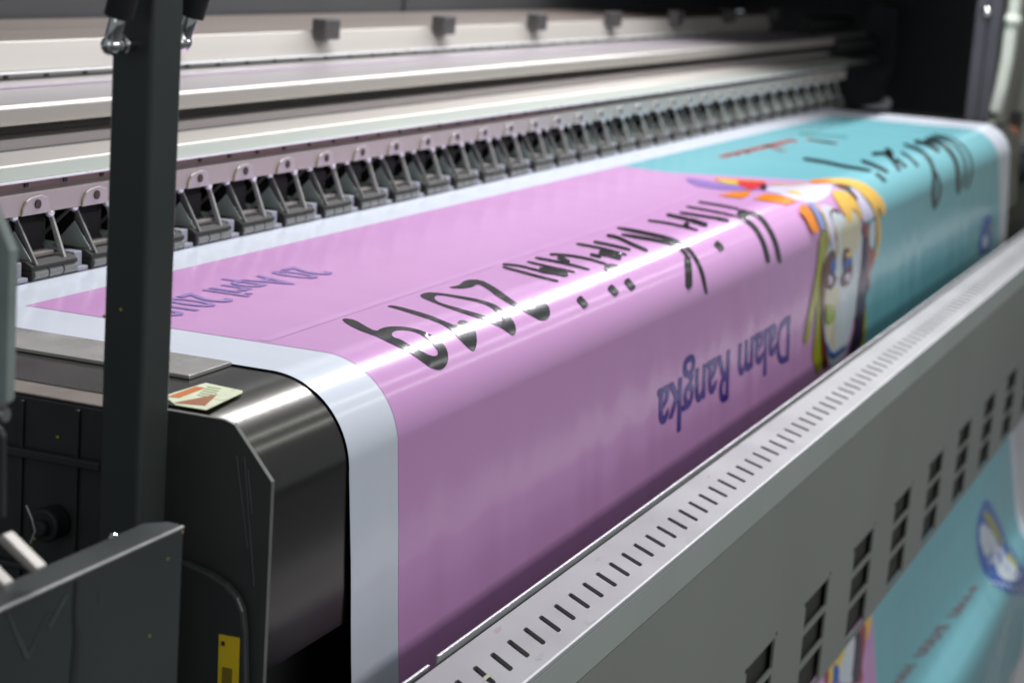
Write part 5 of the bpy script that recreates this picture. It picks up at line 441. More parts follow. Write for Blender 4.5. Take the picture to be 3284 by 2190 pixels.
RED_SCRIPT=[[[(3.1742,-0.2115),(3.1706,-0.2101),(3.1685,-0.2088),(3.1681,-0.2076),(3.1677,-0.206),(3.1671,-0.2044),(3.1664,-0.2027),(3.1656,-0.201),(3.1647,-0.1993),(3.164,-0.198),(3.1653,-0.1977),(3.1686,-0.1982),(3.1774,-0.2006),(3.1811,-0.202),(3.1834,-0.2034),(3.1841,-0.2047),(3.185,-0.2064),(3.1859,-0.2081),(3.1866,-0.2098),(3.1872,-0.2114),(3.1877,-0.2131),(3.1881,-0.2143),(3.1865,-0.2146),(3.183,-0.214)]],[[(3.1848,-0.2108),(3.1793,-0.2088),(3.1759,-0.207),(3.1746,-0.2052),(3.1729,-0.2029),(3.1715,-0.2007),(3.1706,-0.1986),(3.1702,-0.1967),(3.1702,-0.1949),(3.1702,-0.1935),(3.1728,-0.1934),(3.1778,-0.1943),(3.1903,-0.1978),(3.1953,-0.1997),(3.1979,-0.2013),(3.1979,-0.2026),(3.1979,-0.2044),(3.1984,-0.2063),(3.1992,-0.2083),(3.2005,-0.2105),(3.2023,-0.2128),(3.2036,-0.2145),(3.2019,-0.215),(3.1973,-0.2142)]],[[(3.2021,-0.2108),(3.198,-0.2093),(3.1956,-0.2078),(3.195,-0.2064),(3.1941,-0.2046),(3.1933,-0.2028),(3.1925,-0.2009),(3.1918,-0.1991),(3.1911,-0.1973),(3.1905,-0.196),(3.1922,-0.1956),(3.1959,-0.1962),(3.2054,-0.1988),(3.2095,-0.2003),(3.2119,-0.2018),(3.2124,-0.2032),(3.2131,-0.205),(3.2139,-0.2068),(3.2147,-0.2086),(3.2155,-0.2105),(3.2164,-0.2123),(3.217,-0.2137),(3.2155,-0.2141),(3.2118,-0.2135)]],[[(3.2111,-0.2101),(3.2057,-0.2082),(3.2029,-0.2066),(3.2028,-0.2055),(3.2026,-0.204),(3.2022,-0.2025),(3.2015,-0.2008),(3.2005,-0.1991),(3.1992,-0.1973),(3.1982,-0.1959),(3.2003,-0.1957),(3.2053,-0.1967),(3.2187,-0.2002),(3.2245,-0.2022),(3.2279,-0.2039),(3.2289,-0.2053),(3.2303,-0.2072),(3.2314,-0.209),(3.2321,-0.2107),(3.2326,-0.2124),(3.2327,-0.2139),(3.2328,-0.215),(3.2301,-0.215),(3.2246,-0.2139)]],[[(3.2292,-0.2104),(3.225,-0.2087),(3.2222,-0.2068),(3.2209,-0.2047),(3.2191,-0.2019),(3.2177,-0.1992),(3.2165,-0.1966),(3.2157,-0.1941),(3.2152,-0.1917),(3.2149,-0.1899),(3.2166,-0.1892),(3.2202,-0.1896),(3.2294,-0.1921),(3.2333,-0.1937),(3.2354,-0.1955),(3.2358,-0.1973),(3.2363,-0.1997),(3.2371,-0.2022),(3.2382,-0.2048),(3.2397,-0.2075),(3.2415,-0.2102),(3.2428,-0.2124),(3.2418,-0.2132),(3.2385,-0.2129)]],[[(3.2386,-0.2096),(3.2329,-0.2076),(3.2294,-0.2056),(3.2283,-0.2037),(3.2267,-0.2012),(3.2254,-0.1987),(3.2244,-0.1963),(3.2236,-0.194),(3.2231,-0.1918),(3.2227,-0.1901),(3.2251,-0.1898),(3.2303,-0.1906),(3.2435,-0.1942),(3.2489,-0.1962),(3.252,-0.1981),(3.2524,-0.1998),(3.2529,-0.202),(3.2537,-0.2043),(3.2548,-0.2067),(3.2561,-0.2091),(3.2576,-0.2116),(3.2588,-0.2135),(3.2568,-0.2141),(3.2518,-0.2132)]],[[(3.255,-0.2095),(3.2498,-0.2077),(3.2468,-0.2061),(3.246,-0.2048),(3.2451,-0.2031),(3.2442,-0.2014),(3.2435,-0.1997),(3.2429,-0.198),(3.2423,-0.1964),(3.242,-0.1952),(3.2442,-0.1951),(3.249,-0.196),(3.2613,-0.1993),(3.2664,-0.2011),(3.2692,-0.2026),(3.2696,-0.2038),(3.2701,-0.2054),(3.2707,-0.207),(3.2714,-0.2087),(3.2723,-0.2104),(3.2733,-0.2122),(3.274,-0.2135),(3.272,-0.2137),(3.2672,-0.2128)]],[[(3.2688,-0.2097),(3.265,-0.2083),(3.2628,-0.2069),(3.2622,-0.2055),(3.2615,-0.2037),(3.2607,-0.202),(3.2599,-0.2002),(3.2591,-0.1983),(3.2583,-0.1965),(3.2576,-0.1952),(3.259,-0.1948),(3.2624,-0.1953),(3.2712,-0.1976),(3.275,-0.199),(3.2773,-0.2004),(3.2779,-0.2018),(3.2788,-0.2036),(3.2796,-0.2055),(3.2804,-0.2073),(3.2812,-0.2091),(3.282,-0.2109),(3.2826,-0.2122),(3.2811,-0.2126),(3.2777,-0.2121)]],[[(3.2836,-0.2092),(3.2792,-0.2074),(3.2764,-0.2055),(3.2754,-0.2034),(3.2741,-0.2007),(3.2728,-0.1979),(3.2716,-0.1952),(3.2705,-0.1926),(3.2694,-0.1899),(3.2686,-0.1879),(3.2701,-0.1871),(3.2739,-0.1875),(3.2841,-0.1902),(3.2885,-0.192),(3.2912,-0.1939),(3.292,-0.1959),(3.2931,-0.1986),(3.2943,-0.2013),(3.2955,-0.204),(3.2968,-0.2068),(3.2981,-0.2095),(3.2991,-0.2116),(3.2977,-0.2124),(3.2939,-0.212)]],[[(3.2957,-0.2085),(3.2898,-0.2064),(3.286,-0.2044),(3.2846,-0.2025),(3.2827,-0.1999),(3.2812,-0.1974),(3.2802,-0.195),(3.2795,-0.1928),(3.2793,-0.1907),(3.2792,-0.1891),(3.2819,-0.1888),(3.2873,-0.1898),(3.3008,-0.1934),(3.3064,-0.1954),(3.3093,-0.1972),(3.3095,-0.1988),(3.3097,-0.2009),(3.3103,-0.2031),(3.3114,-0.2054),(3.3129,-0.2078),(3.3148,-0.2104),(3.3162,-0.2124),(3.3144,-0.2129),(3.3093,-0.2121)]],[[(3.3092,-0.2086),(3.3044,-0.2068),(3.3015,-0.2051),(3.3006,-0.2035),(3.2994,-0.2013),(3.2984,-0.1991),(3.2974,-0.197),(3.2965,-0.1949),(3.2958,-0.1928),(3.2952,-0.1913),(3.2972,-0.1908),(3.3015,-0.1915),(3.3126,-0.1944),(3.3173,-0.1962),(3.32,-0.1978),(3.3206,-0.1994),(3.3213,-0.2015),(3.3222,-0.2036),(3.3232,-0.2057),(3.3242,-0.2079),(3.3254,-0.2101),(3.3264,-0.2117),(3.3246,-0.2122),(3.3204,-0.2116)]],[[(3.323,-0.2087),(3.319,-0.2072),(3.3164,-0.2056),(3.3151,-0.204),(3.3135,-0.2018),(3.3123,-0.1996),(3.3113,-0.1976),(3.3108,-0.1957),(3.3106,-0.1939),(3.3104,-0.1926),(3.3121,-0.1922),(3.3156,-0.1927),(3.3245,-0.195),(3.3281,-0.1964),(3.3301,-0.1978),(3.3302,-0.1992),(3.3304,-0.201),(3.331,-0.2028),(3.3319,-0.2048),(3.3332,-0.2069),(3.3348,-0.2091),(3.336,-0.2108),(3.335,-0.2114),(3.3318,-0.211)]],[[(3.3351,-0.208),(3.3301,-0.2061),(3.3273,-0.2043),(3.3268,-0.2026),(3.3262,-0.2003),(3.3254,-0.198),(3.3243,-0.1955),(3.3229,-0.1931),(3.3213,-0.1905),(3.3201,-0.1886),(3.3218,-0.188),(3.3261,-0.1886),(3.338,-0.1916),(3.3433,-0.1935),(3.3466,-0.1955),(3.3478,-0.1974),(3.3494,-0.2),(3.3508,-0.2025),(3.352,-0.205),(3.3529,-0.2074),(3.3535,-0.2097),(3.354,-0.2114),(3.3518,-0.2119),(3.3471,-0.2112)]],[[(3.3522,-0.208),(3.3477,-0.2064),(3.3446,-0.2046),(3.343,-0.2029),(3.3409,-0.2005),(3.3393,-0.1982),(3.3384,-0.1961),(3.338,-0.1942),(3.3382,-0.1924),(3.3383,-0.1911),(3.3405,-0.1908),(3.3445,-0.1914),(3.3544,-0.1941),(3.3584,-0.1956),(3.3604,-0.197),(3.3603,-0.1983),(3.3601,-0.2),(3.3605,-0.2019),(3.3614,-0.2039),(3.3629,-0.2061),(3.365,-0.2085),(3.3666,-0.2103),(3.3656,-0.211),(3.3621,-0.2105)]],[[(3.366,-0.2076),(3.3615,-0.206),(3.3587,-0.2045),(3.3578,-0.203),(3.3566,-0.201),(3.3556,-0.1991),(3.3547,-0.1972),(3.354,-0.1953),(3.3534,-0.1935),(3.353,-0.1922),(3.3549,-0.1919),(3.359,-0.1925),(3.3695,-0.1953),(3.3739,-0.1968),(3.3764,-0.1983),(3.3768,-0.1997),(3.3774,-0.2015),(3.3781,-0.2033),(3.379,-0.2052),(3.38,-0.2071),(3.3812,-0.2091),(3.3821,-0.2106),(3.3805,-0.211),(3.3766,-0.2104)]],[[(3.3793,-0.2071),(3.3741,-0.2051),(3.3711,-0.2032),(3.3705,-0.2013),(3.3697,-0.1988),(3.3687,-0.1963),(3.3675,-0.1937),(3.366,-0.191),(3.3644,-0.1883),(3.3632,-0.1863),(3.3649,-0.1856),(3.3695,-0.1861),(3.3818,-0.1893),(3.3872,-0.1912),(3.3906,-0.1933),(3.3919,-0.1953),(3.3936,-0.1981),(3.395,-0.2008),(3.3963,-0.2035),(3.3973,-0.206),(3.3982,-0.2086),(3.3988,-0.2105),(3.3966,-0.2111),(3.3918,-0.2104)]],[[(3.3973,-0.207),(3.3931,-0.2055),(3.3911,-0.2042),(3.3912,-0.2031),(3.3914,-0.2016),(3.3911,-0.2),(3.3903,-0.1983),(3.389,-0.1965),(3.3872,-0.1945),(3.3858,-0.1929),(3.387,-0.1924),(3.3907,-0.193),(3.401,-0.1956),(3.4057,-0.1971),(3.4088,-0.1987),(3.4102,-0.2002),(3.4121,-0.2023),(3.4135,-0.2043),(3.4143,-0.2061),(3.4147,-0.2078),(3.4145,-0.2093),(3.4143,-0.2104),(3.4121,-0.2105),(3.4078,-0.2098)]],[[(3.411,-0.2066),(3.4064,-0.2049),(3.4038,-0.2031),(3.4034,-0.2014),(3.4028,-0.1991),(3.402,-0.1968),(3.4008,-0.1943),(3.3994,-0.1918),(3.3976,-0.1892),(3.3963,-0.1872),(3.3976,-0.1865),(3.4017,-0.187),(3.4127,-0.1898),(3.4177,-0.1916),(3.4209,-0.1935),(3.4223,-0.1954),(3.4241,-0.1981),(3.4256,-0.2007),(3.4268,-0.2032),(3.4277,-0.2056),(3.4283,-0.2079),(3.4287,-0.2097),(3.4266,-0.2102),(3.4222,-0.2096)]],[[(3.422,-0.2061),(3.4165,-0.2041),(3.4137,-0.2024),(3.4137,-0.2009),(3.4137,-0.199),(3.4132,-0.1969),(3.4122,-0.1947),(3.4106,-0.1924),(3.4084,-0.1899),(3.4068,-0.188),(3.4085,-0.1874),(3.4134,-0.1881),(3.4269,-0.1915),(3.4329,-0.1935),(3.4369,-0.1954),(3.4385,-0.1974),(3.4407,-0.2),(3.4424,-0.2024),(3.4435,-0.2048),(3.4441,-0.2069),(3.4441,-0.2089),(3.4441,-0.2104),(3.4412,-0.2107),(3.4357,-0.2097)]],[[(3.4393,-0.2056),(3.4326,-0.2032),(3.4284,-0.2008),(3.4269,-0.1985),(3.4249,-0.1954),(3.4232,-0.1924),(3.4218,-0.1894),(3.4207,-0.1866),(3.4198,-0.1838),(3.4192,-0.1817),(3.4219,-0.1811),(3.4279,-0.182),(3.4433,-0.1859),(3.4498,-0.1882),(3.4534,-0.1904),(3.4541,-0.1925),(3.4549,-0.1953),(3.4561,-0.1981),(3.4575,-0.2011),(3.4592,-0.2041),(3.4613,-0.2072),(3.4628,-0.2096),(3.4606,-0.2103),(3.4548,-0.2095)]],[[(3.451,-0.2055),(3.4447,-0.2035),(3.4407,-0.2016),(3.4391,-0.1998),(3.437,-0.1975),(3.4354,-0.1952),(3.4344,-0.1931),(3.4339,-0.1912),(3.4341,-0.1894),(3.4342,-0.1881),(3.4372,-0.188),(3.443,-0.1891),(3.4573,-0.1928),(3.4631,-0.1947),(3.466,-0.1964),(3.4659,-0.1977),(3.4658,-0.1994),(3.4662,-0.2012),(3.4672,-0.2032),(3.4687,-0.2054),(3.4708,-0.2077),(3.4724,-0.2095),(3.4705,-0.21),(3.4653,-0.2091)]],[[(3.4677,-0.2051),(3.4613,-0.2028),(3.4574,-0.2006),(3.4561,-0.1983),(3.4544,-0.1953),(3.4528,-0.1923),(3.4513,-0.1893),(3.45,-0.1864),(3.4489,-0.1836),(3.448,-0.1814),(3.4505,-0.1808),(3.4561,-0.1815),(3.4708,-0.1852),(3.477,-0.1874),(3.4807,-0.1896),(3.4816,-0.1918),(3.4827,-0.1946),(3.484,-0.1976),(3.4855,-0.2005),(3.4871,-0.2035),(3.4889,-0.2066),(3.4902,-0.2089),(3.488,-0.2096),(3.4825,-0.2089)]],[[(3.4846,-0.2054),(3.4803,-0.2039),(3.4777,-0.2024),(3.4771,-0.201),(3.4763,-0.1991),(3.4754,-0.1972),(3.4745,-0.1952),(3.4735,-0.1933),(3.4724,-0.1914),(3.4716,-0.1899),(3.4732,-0.1895),(3.477,-0.19),(3.4873,-0.1925),(3.4917,-0.1941),(3.4944,-0.1956),(3.4953,-0.1971),(3.4964,-0.199),(3.4974,-0.201),(3.4984,-0.2029),(3.4993,-0.2049),(3.5001,-0.2068),(3.5007,-0.2082),(3.499,-0.2086),(3.495,-0.208)]],[[(3.5008,-0.2052),(3.4967,-0.2035),(3.4942,-0.2015),(3.4934,-0.1994),(3.4923,-0.1965),(3.4911,-0.1935),(3.4896,-0.1906),(3.4879,-0.1875),(3.486,-0.1844),(3.4846,-0.1821),(3.4856,-0.1811),(3.4889,-0.1812),(3.4984,-0.1835),(3.5027,-0.1853),(3.5056,-0.1873),(3.5071,-0.1896),(3.509,-0.1927),(3.5107,-0.1958),(3.5122,-0.1988),(3.5135,-0.2018),(3.5146,-0.2047),(3.5154,-0.2069),(3.514,-0.2079),(3.5104,-0.2076)]],[[(3.5136,-0.2046),(3.5083,-0.2029),(3.505,-0.2013),(3.5038,-0.1997),(3.5021,-0.1976),(3.5008,-0.1955),(3.4998,-0.1936),(3.4992,-0.1918),(3.499,-0.1901),(3.4988,-0.1888),(3.5011,-0.1885),(3.5059,-0.1893),(3.5179,-0.1923),(3.5228,-0.194),(3.5254,-0.1955),(3.5256,-0.1968),(3.5259,-0.1985),(3.5265,-0.2003),(3.5274,-0.2022),(3.5287,-0.2042),(3.5304,-0.2063),(3.5317,-0.2078),(3.53,-0.2083),(3.5256,-0.2076)]],[[(3.5301,-0.2043),(3.5246,-0.2025),(3.5209,-0.2008),(3.5193,-0.1992),(3.5172,-0.1971),(3.5156,-0.195),(3.5147,-0.1932),(3.5144,-0.1915),(3.5147,-0.19),(3.5149,-0.1888),(3.5176,-0.1888),(3.5227,-0.1897),(3.5353,-0.1928),(3.5403,-0.1945),(3.5427,-0.1959),(3.5425,-0.197),(3.5422,-0.1985),(3.5425,-0.2001),(3.5434,-0.2019),(3.5449,-0.2038),(3.547,-0.2059),(3.5487,-0.2076),(3.5471,-0.208),(3.5426,-0.2073)]],[[(3.5463,-0.2041),(3.5419,-0.2026),(3.5398,-0.2013),(3.54,-0.2002),(3.5402,-0.1987),(3.5399,-0.1972),(3.539,-0.1954),(3.5376,-0.1936),(3.5356,-0.1915),(3.5341,-0.19),(3.5353,-0.1895),(3.5391,-0.19),(3.5499,-0.1926),(3.5548,-0.1942),(3.5581,-0.1957),(3.5596,-0.1973),(3.5617,-0.1994),(3.5632,-0.2014),(3.5641,-0.2032),(3.5645,-0.2049),(3.5643,-0.2064),(3.5641,-0.2075),(3.5617,-0.2077),(3.5572,-0.2069)]],[[(3.5632,-0.2035),(3.5579,-0.2017),(3.5553,-0.2002),(3.5555,-0.199),(3.5557,-0.1974),(3.5553,-0.1957),(3.5544,-0.1939),(3.5528,-0.1919),(3.5507,-0.1897),(3.5491,-0.1881),(3.5507,-0.1876),(3.5555,-0.1883),(3.5686,-0.1914),(3.5745,-0.1933),(3.5783,-0.195),(3.5799,-0.1967),(3.5821,-0.1989),(3.5838,-0.2011),(3.5848,-0.203),(3.5852,-0.2049),(3.585,-0.2065),(3.5848,-0.2077),(3.582,-0.2078),(3.5765,-0.2068)]],[[(3.577,-0.2032),(3.5714,-0.2011),(3.5683,-0.199),(3.5678,-0.1968),(3.5672,-0.194),(3.5661,-0.191),(3.5645,-0.188),(3.5624,-0.1848),(3.5599,-0.1814),(3.558,-0.1789),(3.5595,-0.1779),(3.5643,-0.1784),(3.5777,-0.1816),(3.5839,-0.1837),(3.588,-0.1861),(3.5899,-0.1886),(3.5925,-0.192),(3.5947,-0.1953),(3.5963,-0.1984),(3.5975,-0.2015),(3.5981,-0.2044),(3.5986,-0.2065),(3.5961,-0.2072),(3.5907,-0.2066)]],[[(3.5959,-0.2029),(3.5899,-0.201),(3.5859,-0.199),(3.5841,-0.197),(3.5816,-0.1944),(3.5798,-0.1919),(3.5786,-0.1896),(3.578,-0.1874),(3.5781,-0.1855),(3.5782,-0.184),(3.581,-0.1837),(3.5863,-0.1845),(3.5997,-0.1878),(3.6051,-0.1897),(3.6078,-0.1913),(3.6077,-0.1928),(3.6077,-0.1947),(3.6082,-0.1968),(3.6094,-0.1991),(3.6112,-0.2015),(3.6137,-0.2041),(3.6155,-0.2061),(3.614,-0.2068),(3.6092,-0.2061)]],[[(3.638,-0.1825),(3.6324,-0.1807),(3.6299,-0.1791),(3.6306,-0.1779),(3.6315,-0.1763),(3.6318,-0.1745),(3.6314,-0.1726),(3.6305,-0.1705),(3.6289,-0.1683),(3.6278,-0.1666),(3.6299,-0.1662),(3.6353,-0.1669),(3.6496,-0.1702),(3.6558,-0.1722),(3.6596,-0.174),(3.6608,-0.1757),(3.6624,-0.178),(3.6634,-0.1802),(3.6638,-0.1822),(3.6635,-0.184),(3.6626,-0.1857),(3.6619,-0.187),(3.6584,-0.1871),(3.6524,-0.186)]],[[(3.6352,-0.1766),(3.6288,-0.1745),(3.6251,-0.1724),(3.6241,-0.1704),(3.6228,-0.1676),(3.6219,-0.1649),(3.6215,-0.1624),(3.6215,-0.16),(3.6219,-0.1576),(3.6223,-0.1559),(3.6256,-0.1555),(3.6317,-0.1563),(3.6466,-0.1599),(3.6525,-0.1619),(3.6554,-0.1638),(3.6551,-0.1655),(3.6546,-0.1678),(3.6546,-0.1702),(3.6551,-0.1728),(3.656,-0.1754),(3.6573,-0.1782),(3.6583,-0.1802),(3.6559,-0.1809),(3.6501,-0.1801)]],[[(3.634,-0.1714),(3.629,-0.1697),(3.6266,-0.1683),(3.6269,-0.1671),(3.6272,-0.1656),(3.6273,-0.1639),(3.627,-0.1622),(3.6263,-0.1604),(3.6254,-0.1585),(3.6246,-0.157),(3.6267,-0.1567),(3.6316,-0.1573),(3.6442,-0.1603),(3.6495,-0.1619),(3.6527,-0.1635),(3.6534,-0.1649),(3.6544,-0.1669),(3.6551,-0.1688),(3.6554,-0.1706),(3.6554,-0.1723),(3.655,-0.1739),(3.6547,-0.1751),(3.6519,-0.1753),(3.6466,-0.1744)]],[[(3.632,-0.1653),(3.6275,-0.1637),(3.6254,-0.162),(3.6258,-0.1603),(3.6263,-0.158),(3.6264,-0.1557),(3.6259,-0.1532),(3.6251,-0.1506),(3.6237,-0.1479),(3.6226,-0.1459),(3.6243,-0.145),(3.6285,-0.1454),(3.6399,-0.148),(3.6448,-0.1497),(3.6479,-0.1516),(3.6489,-0.1537),(3.6503,-0.1564),(3.6513,-0.1591),(3.6517,-0.1616),(3.6517,-0.164),(3.6512,-0.1663),(3.6508,-0.168),(3.6481,-0.1686),(3.6434,-0.1681)]],[[(3.6276,-0.158),(3.6215,-0.1561),(3.6178,-0.1542),(3.6166,-0.1524),(3.6149,-0.15),(3.6139,-0.1476),(3.6135,-0.1455),(3.6138,-0.1435),(3.6147,-0.1417),(3.6154,-0.1403),(3.6188,-0.1401),(3.6247,-0.141),(3.6387,-0.1443),(3.6442,-0.1461),(3.6467,-0.1477),(3.646,-0.149),(3.6451,-0.1508),(3.6448,-0.1528),(3.6451,-0.1549),(3.6462,-0.1571),(3.6478,-0.1596),(3.6491,-0.1614),(3.647,-0.162),(3.6417,-0.1613)]],[[(3.6238,-0.152),(3.6168,-0.1498),(3.6128,-0.1478),(3.6119,-0.146),(3.6108,-0.1436),(3.61,-0.1412),(3.6096,-0.139),(3.6096,-0.1368),(3.61,-0.1348),(3.6103,-0.1333),(3.6139,-0.1331),(3.6207,-0.1341),(3.6375,-0.138),(3.6442,-0.1401),(3.6475,-0.1419),(3.6472,-0.1434),(3.6468,-0.1455),(3.6468,-0.1476),(3.6472,-0.1498),(3.648,-0.1521),(3.6491,-0.1545),(3.65,-0.1564),(3.6471,-0.1568),(3.6406,-0.1558)]],[[(3.6211,-0.1467),(3.6141,-0.1447),(3.6108,-0.1431),(3.6111,-0.1421),(3.6116,-0.1408),(3.6117,-0.1393),(3.6115,-0.1378),(3.6108,-0.1363),(3.6098,-0.1346),(3.6091,-0.1333),(3.6122,-0.1332),(3.619,-0.1344),(3.6367,-0.1383),(3.6442,-0.1404),(3.6484,-0.1421),(3.6492,-0.1434),(3.6502,-0.1452),(3.6509,-0.1469),(3.6512,-0.1485),(3.6511,-0.15),(3.6506,-0.1514),(3.6502,-0.1524),(3.6463,-0.1523),(3.6389,-0.1509)]],[[(3.6192,-0.1404),(3.6128,-0.1383),(3.6095,-0.1364),(3.6095,-0.1345),(3.6095,-0.1321),(3.6093,-0.1296),(3.6088,-0.1271),(3.6082,-0.1245),(3.6073,-0.1219),(3.6067,-0.1199),(3.6095,-0.1194),(3.6157,-0.1201),(3.6317,-0.1237),(3.6384,-0.1258),(3.6422,-0.1279),(3.6429,-0.1299),(3.6437,-0.1326),(3.6444,-0.1352),(3.6449,-0.1378),(3.6451,-0.1403),(3.6451,-0.1428),(3.6451,-0.1446),(3.6418,-0.1451),(3.6353,-0.1442)]],[[(3.6174,-0.135),(3.611,-0.133),(3.6074,-0.1312),(3.6065,-0.1294),(3.6053,-0.1269),(3.6045,-0.1246),(3.6041,-0.1224),(3.6041,-0.1203),(3.6046,-0.1183),(3.6049,-0.1168),(3.6082,-0.1165),(3.6143,-0.1174),(3.6293,-0.1208),(3.6352,-0.1226),(3.6381,-0.1244),(3.6378,-0.1259),(3.6374,-0.1279),(3.6373,-0.13),(3.6377,-0.1321),(3.6385,-0.1344),(3.6397,-0.1368),(3.6406,-0.1386),(3.6381,-0.1392),(3.6323,-0.1384)]],[[(3.3888,-0.1792),(3.3852,-0.1777),(3.3833,-0.1759),(3.3831,-0.174),(3.3828,-0.1715),(3.3822,-0.1688),(3.3813,-0.1662),(3.3802,-0.1634),(3.3788,-0.1606),(3.3778,-0.1584),(3.3789,-0.1575),(3.382,-0.1576),(3.3906,-0.1597),(3.3944,-0.1613),(3.3969,-0.1632),(3.3979,-0.1653),(3.3993,-0.1682),(3.4005,-0.171),(3.4013,-0.1737),(3.4019,-0.1764),(3.4023,-0.1789),(3.4025,-0.1809),(3.4009,-0.1817),(3.3974,-0.1814)]],[[(3.385,-0.1697),(3.381,-0.1683),(3.3784,-0.1668),(3.3772,-0.1653),(3.3755,-0.1631),(3.3744,-0.1611),(3.3738,-0.1593),(3.3737,-0.1576),(3.3743,-0.156),(3.3747,-0.1549),(3.3767,-0.1546),(3.3804,-0.1551),(3.3891,-0.1573),(3.3925,-0.1586),(3.394,-0.1598),(3.3936,-0.161),(3.3931,-0.1625),(3.3931,-0.1642),(3.3937,-0.1659),(3.3948,-0.1679),(3.3965,-0.17),(3.3978,-0.1716),(3.3968,-0.1722),(3.3937,-0.1719)]],[[(3.3834,-0.1622),(3.3807,-0.1611),(3.3788,-0.1598),(3.3777,-0.1583),(3.3762,-0.1563),(3.3752,-0.1543),(3.3746,-0.1526),(3.3745,-0.1509),(3.3749,-0.1493),(3.3752,-0.1482),(3.3765,-0.1477),(3.3789,-0.1479),(3.3845,-0.1493),(3.3867,-0.1503),(3.3877,-0.1514),(3.3874,-0.1525),(3.387,-0.154),(3.3871,-0.1557),(3.3877,-0.1574),(3.3887,-0.1593),(3.3902,-0.1613),(3.3913,-0.1629),(3.3909,-0.1636),(3.389,-0.1635)]]]
